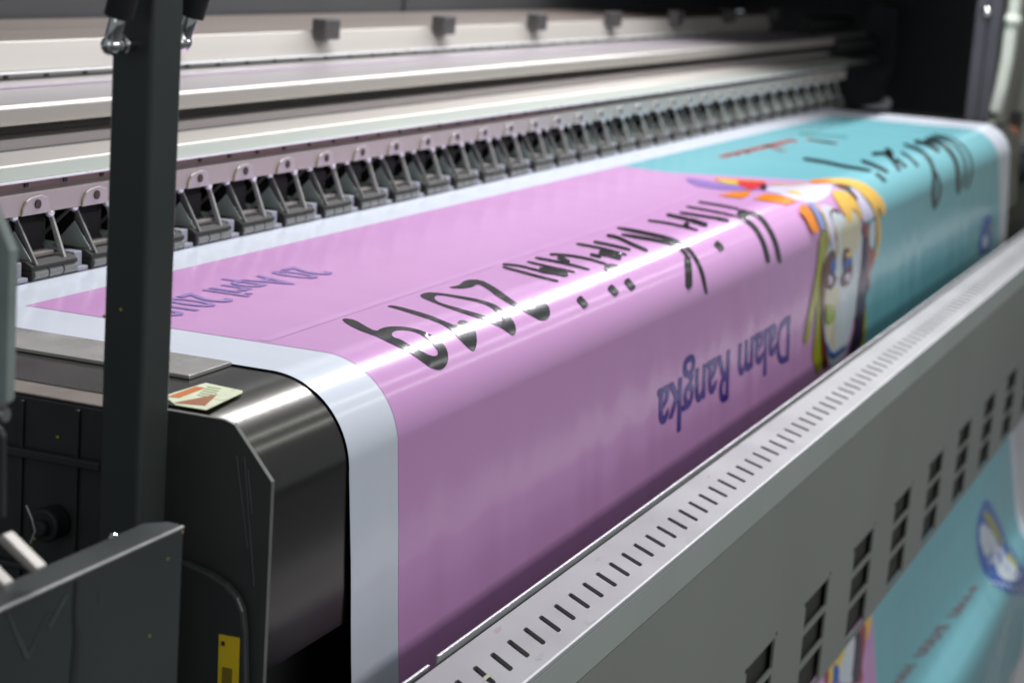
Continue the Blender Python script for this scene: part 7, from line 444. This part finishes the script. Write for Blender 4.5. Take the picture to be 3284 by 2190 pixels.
PORTRAIT=[('lilac',[[(2.8425,-0.0282),(2.8799,-0.0074),(2.9136,0.0044),(2.943,0.0071),(2.9656,0.0128),(2.9857,0.0206),(2.9646,0.0295),(2.9061,0.0392),(2.8595,0.0437),(2.8195,0.0438),(2.788,0.0408),(2.7664,0.0345),(2.7493,0.0252),(2.744,0.0115),(2.7559,-0.0032),(2.7714,-0.016),(2.7903,-0.0264),(2.8127,-0.0344)]]),('violet',[[(2.8227,-0.1455),(2.8083,-0.1211),(2.7982,-0.0982),(2.7922,-0.0767),(2.7947,-0.0583),(2.8055,-0.0427),(2.8021,-0.0325),(2.7844,-0.0277),(2.7627,-0.0357),(2.737,-0.0564),(2.7251,-0.0765),(2.7268,-0.0964),(2.7407,-0.1152),(2.7673,-0.1333),(2.7929,-0.1463),(2.8176,-0.154)]]),('orange',[[(2.8632,-0.1235),(2.893,-0.0553),(2.8424,-0.0415),(2.8036,-0.0721),(2.8345,-0.083),(2.8222,-0.1103)]]),('yellow',[[(2.8551,-0.1207),(2.8512,-0.0877),(2.8117,-0.0744),(2.8033,-0.0898)]]),('red',[[(2.8531,-0.0863),(2.8759,-0.0506),(2.8341,-0.0393),(2.8041,-0.037),(2.756,-0.0411),(2.7911,-0.0646)]]),('plum',[[(2.8502,-0.0486),(2.8474,-0.0419),(2.8286,-0.0348),(2.7943,-0.0275),(2.7757,-0.0253),(2.7721,-0.0282),(2.7902,-0.0351),(2.8308,-0.0462)]]),('orange',[[(2.654,-0.0574),(2.7101,-0.0529),(2.7484,-0.0371),(2.6931,-0.0253),(2.6521,-0.0231),(2.6516,-0.0398)]]),('orange',[[(2.6547,-0.0081),(2.732,-0.0134),(2.7383,0.0058),(2.752,0.0304),(2.6901,0.0305),(2.6586,0.0123)]]),('yellow',[[(2.8431,-0.0378),(2.8439,-0.0341),(2.8528,-0.0289),(2.8662,-0.0209),(2.8842,-0.0103),(2.8978,-0.0022),(2.9078,0.003),(2.9168,0.0046),(2.9225,0.0032),(2.9208,-0.0003),(2.9116,-0.0057),(2.8978,-0.0138),(2.8797,-0.0245),(2.8662,-0.0325),(2.8572,-0.0378),(2.8491,-0.0394)]]),('yellow',[[(2.7956,0.0027),(2.8141,0.0066),(2.8156,0.0137),(2.8052,0.0226),(2.7965,0.0235),(2.7874,0.0167),(2.7837,0.0102),(2.7846,0.0041)]]),('olive',[[(2.7569,0.0836),(2.772,0.0843),(2.7799,0.0914),(2.7887,0.1058),(2.7922,0.1177),(2.7871,0.1266),(2.7801,0.1368),(2.7713,0.1481),(2.7632,0.1567),(2.7559,0.1624),(2.754,0.1798),(2.7592,0.2092),(2.7669,0.2388),(2.7762,0.2684),(2.7745,0.2842),(2.7627,0.286),(2.7526,0.2833),(2.7441,0.276),(2.7346,0.2682),(2.7241,0.2597),(2.7204,0.251),(2.7232,0.2419),(2.7285,0.219),(2.7357,0.182),(2.7402,0.1432),(2.7392,0.1025)]]),('olive',[[(2.739,0.0945),(2.7344,0.1147),(2.7274,0.1327),(2.7174,0.1483),(2.6997,0.1727),(2.6766,0.2059),(2.6675,0.2241),(2.6718,0.2276),(2.6781,0.2297),(2.6865,0.2306),(2.6983,0.2212),(2.7132,0.2012),(2.7274,0.1846),(2.7411,0.1713),(2.7508,0.1612),(2.7561,0.1543),(2.7576,0.1402),(2.7554,0.1191),(2.7499,0.1023),(2.7467,0.0906)]]),('pale',[[(2.8578,0.0562),(2.8782,0.0655),(2.9013,0.0766),(2.9308,0.0898),(2.9654,0.0995),(2.9981,0.105),(3.0131,0.1204),(3.0093,0.1456),(3.0036,0.1732),(2.998,0.2033),(2.9896,0.2244),(2.978,0.2361),(2.9662,0.2471),(2.954,0.2576),(2.9397,0.2691),(2.9233,0.2818),(2.8913,0.2886),(2.8447,0.2898),(2.8135,0.2771),(2.7966,0.2508),(2.7849,0.2252),(2.7784,0.2),(2.7752,0.1817),(2.7756,0.1703),(2.7758,0.153),(2.7754,0.13),(2.781,0.1168),(2.7927,0.1134),(2.7915,0.1051),(2.7804,0.0924),(2.7796,0.0778),(2.7948,0.0605),(2.8191,0.0515),(2.8393,0.0515)]]),('cream',[[(2.8957,0.0847),(2.9412,0.076),(2.971,0.0754),(2.9836,0.083),(2.9931,0.0907),(2.9995,0.0985),(3.0012,0.1089),(2.9936,0.1213),(2.9812,0.1311),(2.964,0.1382),(2.9437,0.1374),(2.9206,0.1287),(2.9051,0.1264),(2.8969,0.1304),(2.888,0.1279),(2.8784,0.1189),(2.8729,0.1079),(2.8722,0.0951)]]),('cream',[[(2.8029,0.1705),(2.8487,0.1737),(2.8708,0.1796),(2.868,0.1882),(2.8625,0.2037),(2.8541,0.2263),(2.8516,0.2442),(2.8552,0.2577),(2.8506,0.2639),(2.838,0.2629),(2.8237,0.2552),(2.8076,0.2408),(2.7935,0.2221),(2.7812,0.199),(2.7764,0.1829),(2.779,0.1736)]]),('amber',[[(2.9495,0.0361),(2.9758,0.0398),(2.9923,0.0457),(3.0005,0.0536),(3.0062,0.061),(3.0086,0.0683),(3.0083,0.0779),(3.0095,0.09),(3.0084,0.0945),(2.9986,0.091),(2.991,0.0858),(2.9871,0.0792),(2.9806,0.0748),(2.9699,0.0726),(2.9542,0.0768),(2.9386,0.0876),(2.9282,0.0906),(2.9188,0.0856),(2.9101,0.078),(2.9053,0.0679),(2.9053,0.0582),(2.9098,0.0486),(2.9194,0.0413),(2.9306,0.0366)]]),('amber',[[(2.9839,0.001),(3.0397,0.015),(3.0837,0.0261),(3.108,0.0358),(3.127,0.0456),(3.1407,0.0556),(3.1535,0.0651),(3.1649,0.0745),(3.174,0.0821),(3.1782,0.088),(3.1776,0.0938),(3.1725,0.0998),(3.1637,0.1024),(3.15,0.1015),(3.1396,0.0973),(3.1352,0.09),(3.1302,0.086),(3.122,0.0852),(3.1201,0.0909),(3.1318,0.1037),(3.1422,0.1148),(3.1459,0.1238),(3.1447,0.1327),(3.1384,0.1416),(3.1286,0.1516),(3.1153,0.1628),(3.1071,0.1656),(3.1039,0.1599),(3.1059,0.1533),(3.1132,0.1456),(3.1157,0.1332),(3.1134,0.1161),(3.104,0.1009),(3.095,0.0884),(3.0855,0.0773),(3.0729,0.067),(3.0631,0.0568),(3.0559,0.0464),(3.0467,0.0387),(3.0316,0.034),(3.0083,0.0282),(2.9787,0.021),(2.952,0.0147),(2.9265,0.0096),(2.9256,0.0036),(2.9504,-0.0036)]]),('orange',[[(2.9726,-0.0027),(2.9906,0.0048),(3.0038,0.0108),(3.0096,0.0159),(3.0015,0.0179),(2.9783,0.0172),(2.9529,0.0145),(2.9268,0.0095),(2.9259,0.0038),(2.9512,-0.0031)]]),('lilac',[[(3.04,0.0414),(3.0493,0.0471),(3.055,0.0546),(3.0598,0.0638),(3.0682,0.0739),(3.0818,0.085),(3.091,0.0922),(3.0898,0.0953),(3.0772,0.0971),(3.0531,0.0978),(3.0343,0.098),(3.0203,0.0976),(3.0121,0.0936),(3.0123,0.0864),(3.0113,0.0774),(3.0123,0.0664),(3.0179,0.0555),(3.0278,0.0444)]]),('brown',[[(2.9927,0.0282),(3.0146,0.0319),(3.0251,0.0378),(3.0262,0.0457),(3.0263,0.0533),(3.0253,0.0607),(3.0228,0.0637),(3.0165,0.0625),(3.011,0.0573),(3.0101,0.048),(3.0059,0.0408),(2.9953,0.0361),(2.9881,0.0319),(2.9839,0.0282)]]),('pale',[[(3.0658,0.1043),(3.0843,0.101),(3.0962,0.1038),(3.1014,0.1127),(3.1011,0.1232),(3.0959,0.1353),(3.0878,0.1417),(3.0768,0.1425),(3.0672,0.1388),(3.059,0.1306),(3.0554,0.1214),(3.0564,0.1111)]]),('maroon',[[(3.0554,0.1302),(3.066,0.1387),(3.0775,0.1442),(3.0899,0.1467),(3.0963,0.1527),(3.0966,0.1622),(3.0892,0.1703),(3.0743,0.1768),(3.0694,0.1862),(3.0744,0.1984),(3.0702,0.2063),(3.0566,0.2097),(3.0459,0.2041),(3.038,0.1895),(3.0378,0.1681),(3.046,0.1401)]]),('plum',[[(3.0331,0.0989),(3.0175,0.1044),(3.013,0.1111),(3.0187,0.1189),(3.0214,0.1311),(3.0212,0.1475),(3.0148,0.1612),(3.0023,0.172),(2.9941,0.1848),(2.9903,0.1997),(2.9866,0.2147),(2.9827,0.2295),(2.9821,0.2403),(2.9855,0.2469),(2.9798,0.2569),(2.9655,0.2701),(2.9542,0.2801),(2.9459,0.287),(2.9575,0.2904),(2.9892,0.2905),(3.0119,0.2874),(3.0252,0.2811),(3.0357,0.2702),(3.0432,0.2545),(3.0467,0.2383),(3.046,0.2214),(3.0497,0.2109),(3.0583,0.2068),(3.0619,0.2015),(3.0605,0.195),(3.0569,0.1893),(3.0512,0.1844),(3.0511,0.1776),(3.0569,0.1689),(3.0587,0.1592),(3.0563,0.1485),(3.0539,0.1389),(3.0513,0.1303),(3.0479,0.1185),(3.043,0.1035)]]),('maroon',[[(3.0249,0.0983),(3.039,0.0992),(3.0472,0.1057),(3.049,0.1178),(3.0427,0.1236),(3.0285,0.1231),(3.0207,0.1166),(3.0186,0.104)]]),('olive',[[(3.0409,0.2385),(3.0479,0.2248),(3.0534,0.2355),(3.0558,0.2707),(3.046,0.2892),(3.0251,0.2911),(3.0194,0.2886),(3.029,0.2817),(3.0347,0.27),(3.0365,0.2535)]]),('brown',[[(2.7559,0.1433),(2.7661,0.1265),(2.7739,0.1308),(2.7794,0.1564),(2.7806,0.1738),(2.778,0.1831),(2.7776,0.1965),(2.7792,0.2141),(2.7882,0.2349),(2.8041,0.2589),(2.8112,0.2752),(2.81,0.2839),(2.8016,0.2859),(2.7861,0.2813),(2.7747,0.2652),(2.7664,0.2378),(2.7585,0.2058),(2.7527,0.1696)]]),('brown',[[(2.841,0.0625),(2.8377,0.0639),(2.8331,0.0667),(2.8283,0.071),(2.8235,0.0767),(2.821,0.0822),(2.8204,0.0875),(2.8217,0.0928),(2.825,0.098),(2.8286,0.102),(2.8324,0.1048),(2.8355,0.1063),(2.8392,0.1065),(2.8391,0.1052),(2.8367,0.1025),(2.833,0.0984),(2.8296,0.0932),(2.8281,0.088),(2.8285,0.0826),(2.831,0.0771),(2.8356,0.0714),(2.8404,0.0672),(2.8436,0.0642),(2.8442,0.0627)]]),('brown',[[(2.8453,0.0636),(2.8467,0.0642),(2.8503,0.0646),(2.856,0.0648),(2.8632,0.0651),(2.8681,0.0656),(2.8712,0.0662),(2.8731,0.067),(2.8743,0.0683),(2.8753,0.0695),(2.877,0.0702),(2.8793,0.0704),(2.8841,0.0701),(2.8857,0.0696),(2.886,0.0687),(2.8849,0.0676),(2.8835,0.0659),(2.8799,0.0643),(2.8743,0.0631),(2.8671,0.0624),(2.8589,0.0621),(2.8532,0.0619),(2.8491,0.062),(2.8466,0.0624)]]),('amber',[[(2.8403,0.0834),(2.8382,0.0844),(2.8365,0.0867),(2.8355,0.0903),(2.8354,0.0951),(2.8368,0.1004),(2.84,0.1061),(2.8429,0.112),(2.8456,0.1181),(2.8477,0.1228),(2.8499,0.1259),(2.8521,0.1276),(2.856,0.128),(2.8568,0.1266),(2.8562,0.1236),(2.8541,0.119),(2.8513,0.1128),(2.8485,0.1069),(2.8451,0.1011),(2.8435,0.0958),(2.8434,0.0909),(2.8443,0.0874),(2.8444,0.0849),(2.8437,0.0836)]]),('brown',[[(2.7865,0.1208),(2.8002,0.1167),(2.8144,0.1159),(2.829,0.1186),(2.8371,0.1253),(2.8383,0.1362),(2.8361,0.1447),(2.8305,0.1508),(2.8324,0.155),(2.8418,0.1571),(2.8443,0.1604),(2.8397,0.1647),(2.8294,0.1685),(2.8132,0.1717),(2.7988,0.1707),(2.7862,0.1657),(2.7785,0.1596),(2.7757,0.1525),(2.775,0.1453),(2.7762,0.1378),(2.7775,0.1312),(2.7789,0.1257)]]),('blue',[[(2.8149,0.13),(2.8272,0.1295),(2.8348,0.1334),(2.8378,0.1415),(2.8343,0.1474),(2.8243,0.151),(2.8161,0.151),(2.8096,0.1472),(2.8069,0.1416),(2.8081,0.134)]]),('lilac',[[(2.7966,0.1499),(2.809,0.1515),(2.8166,0.1554),(2.8193,0.1616),(2.8156,0.165),(2.8054,0.1656),(2.7979,0.1617),(2.7929,0.1533)]]),('brown',[[(2.8929,0.1237),(2.9037,0.1235),(2.9137,0.1251),(2.9228,0.1287),(2.9304,0.1333),(2.9364,0.139),(2.9411,0.1471),(2.9446,0.1576),(2.9434,0.1661),(2.9375,0.1724),(2.9289,0.1768),(2.9175,0.1793),(2.9041,0.1798),(2.8887,0.1783),(2.8784,0.1744),(2.8734,0.1683),(2.8771,0.1631),(2.8894,0.1588),(2.892,0.1531),(2.8848,0.1463),(2.8828,0.1381),(2.886,0.1286)]]),('blue',[[(2.9033,0.1386),(2.923,0.1389),(2.9338,0.1417),(2.9358,0.147),(2.9286,0.1511),(2.9123,0.1541),(2.8997,0.1546),(2.8909,0.1525),(2.8882,0.1482),(2.8918,0.1417)]]),('lilac',[[(2.9012,0.1612),(2.9199,0.1616),(2.9291,0.1648),(2.9285,0.1707),(2.9227,0.174),(2.9119,0.1746),(2.9028,0.1714),(2.8955,0.1645)]]),('yellow',[[(2.9056,0.1304),(2.9232,0.1315),(2.9329,0.1339),(2.9347,0.1376),(2.9272,0.1392),(2.9105,0.1387),(2.9009,0.1363),(2.8982,0.132)]]),('green',[[(2.7938,0.1906),(2.8149,0.1946),(2.8294,0.2005),(2.8372,0.2085),(2.8385,0.2151),(2.8331,0.2202),(2.8211,0.2224),(2.8025,0.2215),(2.7906,0.2168),(2.785,0.2082),(2.7824,0.2001),(2.783,0.1925)]]),('blue',[[(2.7978,0.2442),(2.8181,0.2611),(2.8387,0.2699),(2.8597,0.2704),(2.881,0.2703),(2.9024,0.2698),(2.9156,0.2709),(2.9203,0.2737),(2.903,0.2754),(2.8645,0.2762),(2.8381,0.2753),(2.8234,0.2728),(2.809,0.2626),(2.7949,0.2447)]]),('orange',[[(2.717,0.0418),(2.7472,0.0405),(2.7503,0.0515),(2.7429,0.0665),(2.7425,0.0825),(2.7087,0.0817),(2.6998,0.0738),(2.7018,0.0573),(2.6983,0.0497)]]),('steel',[[(2.771,0.0396),(2.779,0.0408),(2.7832,0.0446),(2.7854,0.0507),(2.7854,0.0577),(2.7844,0.0654),(2.7824,0.0725),(2.7788,0.0792),(2.771,0.0825),(2.7572,0.0824),(2.7501,0.0792),(2.7513,0.0729),(2.7527,0.0655),(2.7558,0.057),(2.7599,0.0493),(2.764,0.0426)]]),('lilac',[[(2.814,0.0493),(2.8267,0.0528),(2.827,0.0614),(2.8221,0.0748),(2.8214,0.0882),(2.8254,0.1022),(2.8282,0.1107),(2.8222,0.113),(2.8151,0.1131),(2.8067,0.1112),(2.797,0.1029),(2.7923,0.0889),(2.7914,0.0737),(2.7981,0.0565)]]),('yellow',[[(2.7961,0.0449),(2.7946,0.0462),(2.7926,0.0486),(2.7918,0.0521),(2.7918,0.0565),(2.7913,0.061),(2.7904,0.0655),(2.7891,0.0701),(2.7874,0.0747),(2.7861,0.0794),(2.7852,0.084),(2.7848,0.0887),(2.7847,0.0935),(2.7858,0.0972),(2.7879,0.0998),(2.7895,0.1011),(2.7928,0.1014),(2.7931,0.1002),(2.7927,0.0977),(2.7918,0.0941),(2.7916,0.0892),(2.7919,0.0844),(2.7927,0.0797),(2.794,0.0749),(2.7957,0.0702),(2.7971,0.0654),(2.7981,0.0608),(2.7987,0.0561),(2.7988,0.0516),(2.7996,0.0481),(2.7997,0.0458),(2.7993,0.0447)]]),('amber',[[(2.989,0.695),(2.9959,0.7033),(2.9879,0.7136),(2.9653,0.7259),(2.9446,0.7285),(2.9258,0.7216),(2.924,0.7136),(2.9394,0.7045),(2.9568,0.6977),(2.976,0.6932)]]),('maroon',[[(2.927,0.6971),(2.9453,0.7037),(2.9488,0.7135),(2.9373,0.7263),(2.9243,0.7373),(2.9096,0.7464),(2.9019,0.7587),(2.9012,0.7744),(2.8913,0.7791),(2.8722,0.773),(2.8708,0.7561),(2.8875,0.7284),(2.9016,0.7094),(2.9124,0.699)]]),('pale',[[(2.8386,0.6888),(2.8644,0.6892),(2.8824,0.6951),(2.8923,0.7066),(2.8836,0.7254),(2.8569,0.7511),(2.8186,0.7558),(2.7692,0.74),(2.7532,0.7249),(2.7696,0.7102),(2.79,0.6994),(2.8139,0.6922)]]),('plum',[[(2.8882,0.6993),(2.9072,0.7037),(2.9159,0.7106),(2.9143,0.72),(2.904,0.7371),(2.8858,0.7621),(2.8627,0.7699),(2.8347,0.761),(2.8324,0.747),(2.856,0.7279),(2.8706,0.713),(2.8759,0.7024)]]),('yellow',[[(2.7909,0.7026),(2.8164,0.702),(2.8176,0.7048),(2.7943,0.7108),(2.7668,0.7164),(2.7351,0.7215),(2.7111,0.7213),(2.6944,0.716),(2.6922,0.7102),(2.7048,0.704),(2.7276,0.7013),(2.7612,0.7024)]]),('blue',[[(2.748,0.7042),(2.7641,0.7115),(2.7676,0.7202),(2.7583,0.7301),(2.7462,0.7326),(2.7312,0.7278),(2.7277,0.7192),(2.7358,0.7067)]]),('maroon',[[(2.6983,0.7003),(2.7095,0.7015),(2.7119,0.7062),(2.7058,0.7145),(2.6986,0.7173),(2.6903,0.7147),(2.6877,0.7099),(2.691,0.7031)]])]
EMBLEM=[('blue',[[(4.0395,0.7628),(4.0764,0.778),(4.1325,0.8121),(4.2041,0.865),(4.2521,0.9149),(4.2451,0.9557),(4.3373,1.0115),(4.5102,1.0833),(4.5284,1.1025),(4.3815,1.0646),(4.2348,1.023),(4.1067,0.9836),(4.0244,0.9536),(3.9737,0.9267),(3.943,0.9003),(3.9141,0.8698),(3.8979,0.8351),(3.9041,0.7983),(3.9343,0.7737),(3.9919,0.7615)]]),('pale',[[(3.9685,0.7956),(4.0245,0.8175),(4.0822,0.845),(4.1415,0.8783),(4.1921,0.9131),(4.2092,0.9454),(4.2248,0.9671),(4.2251,0.9759),(4.1876,0.9735),(4.1203,0.9618),(4.0703,0.9437),(4.0418,0.9197),(4.0051,0.8906),(3.9522,0.8539),(3.9283,0.8228),(3.9369,0.7976)]]),('olive',[[(3.9831,0.7749),(4.0183,0.7816),(4.0743,0.8073),(4.1492,0.8523),(4.2193,0.9008),(4.2261,0.9407),(4.2252,0.9605),(4.2111,0.9594),(4.1927,0.94),(4.1746,0.9035),(4.0975,0.853),(4.0102,0.7984)]]),('lilac',[[(3.9962,0.8326),(4.0333,0.8518),(4.0851,0.8782),(4.1346,0.9083),(4.1364,0.9225),(4.1148,0.9256),(4.0954,0.9189),(4.0678,0.9006),(4.0336,0.8741),(3.9965,0.84)]]),('pale',[[(3.945,0.9084),(3.9421,0.909),(3.9446,0.9105),(3.9484,0.9129),(3.9522,0.9158),(3.9549,0.9179),(3.9567,0.9194),(3.9617,0.9202),(3.9686,0.9205),(3.9718,0.92),(3.97,0.9186),(3.9673,0.9164),(3.9637,0.9135),(3.96,0.9112),(3.9575,0.9096),(3.952,0.9087)]]),('pale',[[(3.9853,0.9234),(3.982,0.924),(3.9834,0.9253),(3.9857,0.9273),(3.9886,0.9301),(3.9908,0.9321),(3.9922,0.9334),(3.997,0.9342),(4.0038,0.9345),(4.0073,0.9339),(4.0059,0.9326),(4.0037,0.9306),(4.0007,0.9279),(3.9985,0.9258),(3.997,0.9245),(3.9921,0.9236)]]),('pale',[[(4.0194,0.9375),(4.016,0.9381),(4.0175,0.9394),(4.0199,0.9414),(4.0233,0.9442),(4.0258,0.9462),(4.0275,0.9476),(4.0328,0.9484),(4.0397,0.9487),(4.0428,0.9481),(4.041,0.9467),(4.0385,0.9446),(4.0351,0.9419),(4.0326,0.9398),(4.0311,0.9385),(4.0262,0.9377)]]),('pale',[[(4.0571,0.9524),(4.0541,0.953),(4.0565,0.9545),(4.0606,0.9568),(4.0665,0.9599),(4.071,0.9623),(4.0742,0.964),(4.0801,0.9649),(4.0872,0.9651),(4.0899,0.9644),(4.0867,0.9628),(4.0821,0.9604),(4.0762,0.9572),(4.0719,0.9549),(4.0695,0.9534),(4.064,0.9526)]]),('pale',[[(4.1075,0.9699),(4.1052,0.9707),(4.1093,0.9725),(4.1171,0.9756),(4.1286,0.9802),(4.1382,0.9838),(4.1451,0.9864),(4.1534,0.9879),(4.1609,0.9882),(4.1618,0.987),(4.1547,0.9844),(4.145,0.9807),(4.1331,0.9761),(4.1253,0.9729),(4.121,0.971),(4.1146,0.97)]]),('pale',[[(4.1933,0.9966),(4.193,0.998),(4.2014,1.001),(4.214,1.0055),(4.2318,1.0117),(4.2458,1.0166),(4.2552,1.0199),(4.2646,1.0217),(4.2722,1.0219),(4.2721,1.0204),(4.2627,1.0171),(4.2485,1.0122),(4.2305,1.0058),(4.2178,1.0013),(4.2093,0.9984),(4.2006,0.9968)]]),('pale',[[(4.3134,1.0333),(4.314,1.035),(4.3242,1.0385),(4.3399,1.0439),(4.3613,1.0511),(4.3775,1.0567),(4.3884,1.0604),(4.3986,1.0624),(4.4062,1.0625),(4.4052,1.0607),(4.3942,1.0569),(4.3779,1.0514),(4.3564,1.044),(4.3405,1.0387),(4.3303,1.0352),(4.3207,1.0334)]]),('blue',[[(4.1057,0.2588),(4.1343,0.2237),(4.1665,0.205),(4.205,0.2032),(4.2369,0.2088),(4.2616,0.2219),(4.2705,0.2421),(4.2619,0.2692),(4.2446,0.2828),(4.2198,0.2832),(4.1776,0.2815),(4.1192,0.2779)]]),('olive',[[(4.2185,0.225),(4.217,0.2256),(4.2189,0.2266),(4.2243,0.2281),(4.2296,0.2295),(4.2321,0.231),(4.2327,0.2334),(4.2305,0.2362),(4.2252,0.2397),(4.2211,0.2423),(4.2206,0.2444),(4.2236,0.2459),(4.2345,0.2475),(4.2403,0.2473),(4.2453,0.2459),(4.2494,0.2433),(4.2551,0.2397),(4.2576,0.2363),(4.2566,0.2331),(4.2512,0.23),(4.2422,0.2274),(4.2368,0.2259),(4.2315,0.225),(4.2265,0.2247)]]),('pale',[[(4.1645,0.2445),(4.1938,0.2445),(4.2101,0.2503),(4.2127,0.262),(4.1994,0.2686),(4.1704,0.2702),(4.1546,0.2644),(4.1517,0.2512)]])]
# pink and turquoise fields, split along the slanting border between them
edge = [(2.885, -.278), (2.87, -.197), (2.965, -.0158), (3.0, .05), (3.02, .10), (3.04, .28), (3.02, .5), (2.98, .9), (2.98, 1.38)]
pink = [(1.384, -.278)] + edge + [(1.384, 1.38)]
teal = [edge[0], (4.262, -.278), (4.275, -.02), (4.30, .05), (4.36, .22), (4.40, .6), (4.41, 1.38)] + edge[:0:-1]
decal('pink_field', [(0, [pink])], vinyl('pink_ink', (.605, .315, .59)), .00025)
decal('turquoise_field', [(0, [teal])], vinyl('turquoise_ink', (.185, .47, .53)), .00025)
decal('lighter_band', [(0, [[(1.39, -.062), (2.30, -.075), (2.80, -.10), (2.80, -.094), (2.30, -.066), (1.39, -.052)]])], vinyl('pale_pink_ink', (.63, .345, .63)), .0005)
ink = vinyl('black_ink', (.012, .011, .012)); navy = vinyl('navy_ink', (.04, .02, .24)); lav = vinyl('violet_ink', (.31, .21, .52))
decal('brush_year', [(0, L) for L in BRUSH[:4]], ink, .0008)
decal('brush_lettering', [(0, L) for L in BRUSH[4:]], ink, .0008, .00002)
decal('brush_lettering', [(0, L) for L in TEAL_BRUSH], ink, .0008, .00002)
decal('red_lettering', [(0, L) for L in RED_SCRIPT], vinyl('red_ink', (.55, .13, .12)), .0008)
decal('green_lettering', [(0, L) for L in GREEN_SCRIPT], vinyl('green_ink', (.06, .26, .22)), .0008)
decal('faded_lettering', [(0, L) for L in LOW_SCRIPT], vinyl('dull_red_ink', (.22, .20, .22)), .0008)
PAL = {'lilac': (.66, .62, .80), 'violet': (.30, .18, .52), 'orange': (.80, .24, .015), 'yellow': (.78, .58, .08), 'red': (.66, .04, .05), 'plum': (.045, .025, .06), 'olive': (.36, .36, .02), 'pale': (.62, .68, .72), 'cream': (.66, .60, .42), 'amber': (.82, .48, .08), 'brown': (.13, .028, .02), 'maroon': (.36, .05, .05), 'blue': (.03, .12, .46), 'green': (.32, .40, .03), 'steel': (.24, .30, .55)}
keys = list(PAL)
pm = [vinyl('portrait_' + k, PAL[k]) for k in keys]
decal('portrait_artwork', [(keys.index(c), L) for c, L in PORTRAIT if L[0][0][1] < .45], pm, .0009, .00008)
decal('portrait_artwork', [(keys.index(c), L) for c, L in PORTRAIT if L[0][0][1] >= .45], pm, .0009, .00008)
decal('round_emblem', [(keys.index(c), L) for c, L in EMBLEM if L[0][0][1] < .45], pm, .0009, .00008)
decal('round_emblem', [(keys.index(c), L) for c, L in EMBLEM if L[0][0][1] >= .45], pm, .0009, .00008)
# straight type, printed upside down as the sheet feeds out
def lettering(name, text, xs, xe, base, cap, m, bold):
    cu = bpy.data.curves.new(name, 'FONT'); cu.body = text; cu.resolution_u = 3
    to = bpy.data.objects.new(name, cu); SC.collection.objects.link(to)
    dg = bpy.context.evaluated_depsgraph_get(); me = bpy.data.meshes.new_from_object(to.evaluated_get(dg))
    bpy.data.objects.remove(to)
    bm = bmesh.new(); bm.from_mesh(me); bpy.data.meshes.remove(me)
    x0, x1 = min(v.co.x for v in bm.verts), max(v.co.x for v in bm.verts); H = .729     # cap height of the built-in face
    isl, seen = [], set()
    for f in bm.faces:                                              # letters, then words by the gaps between them
        if f in seen: continue
        st, g = [f], []; seen.add(f)
        while st:
            a = st.pop(); g.append(a)
            for e in a.edges:
                for b in e.link_faces:
                    if b not in seen: seen.add(b); st.append(b)
        isl.append((min(v.co.x for a in g for v in a.verts), max(v.co.x for a in g for v in a.verts), g))
    isl.sort(key=lambda q: q[0]); wordsl = []
    for a in isl:
        if wordsl and a[0] - wordsl[-1][1] < .16: wordsl[-1][1] = max(wordsl[-1][1], a[1]); wordsl[-1][2] += a[2]
        else: wordsl.append([a[0], a[1], list(a[2])])
    for _a, _b, fs in wordsl:
        wb = bmesh.new()
        for n_, (dx, dy) in enumerate(((0, 0), (bold, 0), (bold * .5, bold * .35))):                # struck three times: semi-bold
            mp = {}
            for f in fs:
                for v in f.verts:
                    if v not in mp: mp[v] = wb.verts.new((xs + (v.co.x - x0) / (x1 - x0) * (xe - xs) - dx, base + v.co.y / H * (cap - base) + dy, .00003 * n_))
                wb.faces.new([mp[v] for v in f.verts])
        for c in CUT:
            if base - .05 < c < cap + .05: bmesh.ops.bisect_plane(wb, geom=wb.verts[:] + wb.edges[:] + wb.faces[:], plane_co=(0, c, 0), plane_no=(0, 1, 0))
        for v in wb.verts: v.co = S(v.co.x, v.co.y, .0009 + v.co.z)
        bpart(link(name, wb, m, None, smooth=True))
    bm.free()
lettering('caption_lettering', 'Dalam Rangka', 2.592, 2.034, .1765, .2405, navy, .0045)
lettering('date_lettering', '20 April 2019', 1.716, 1.425, -.206, -.157, lav, .0022)
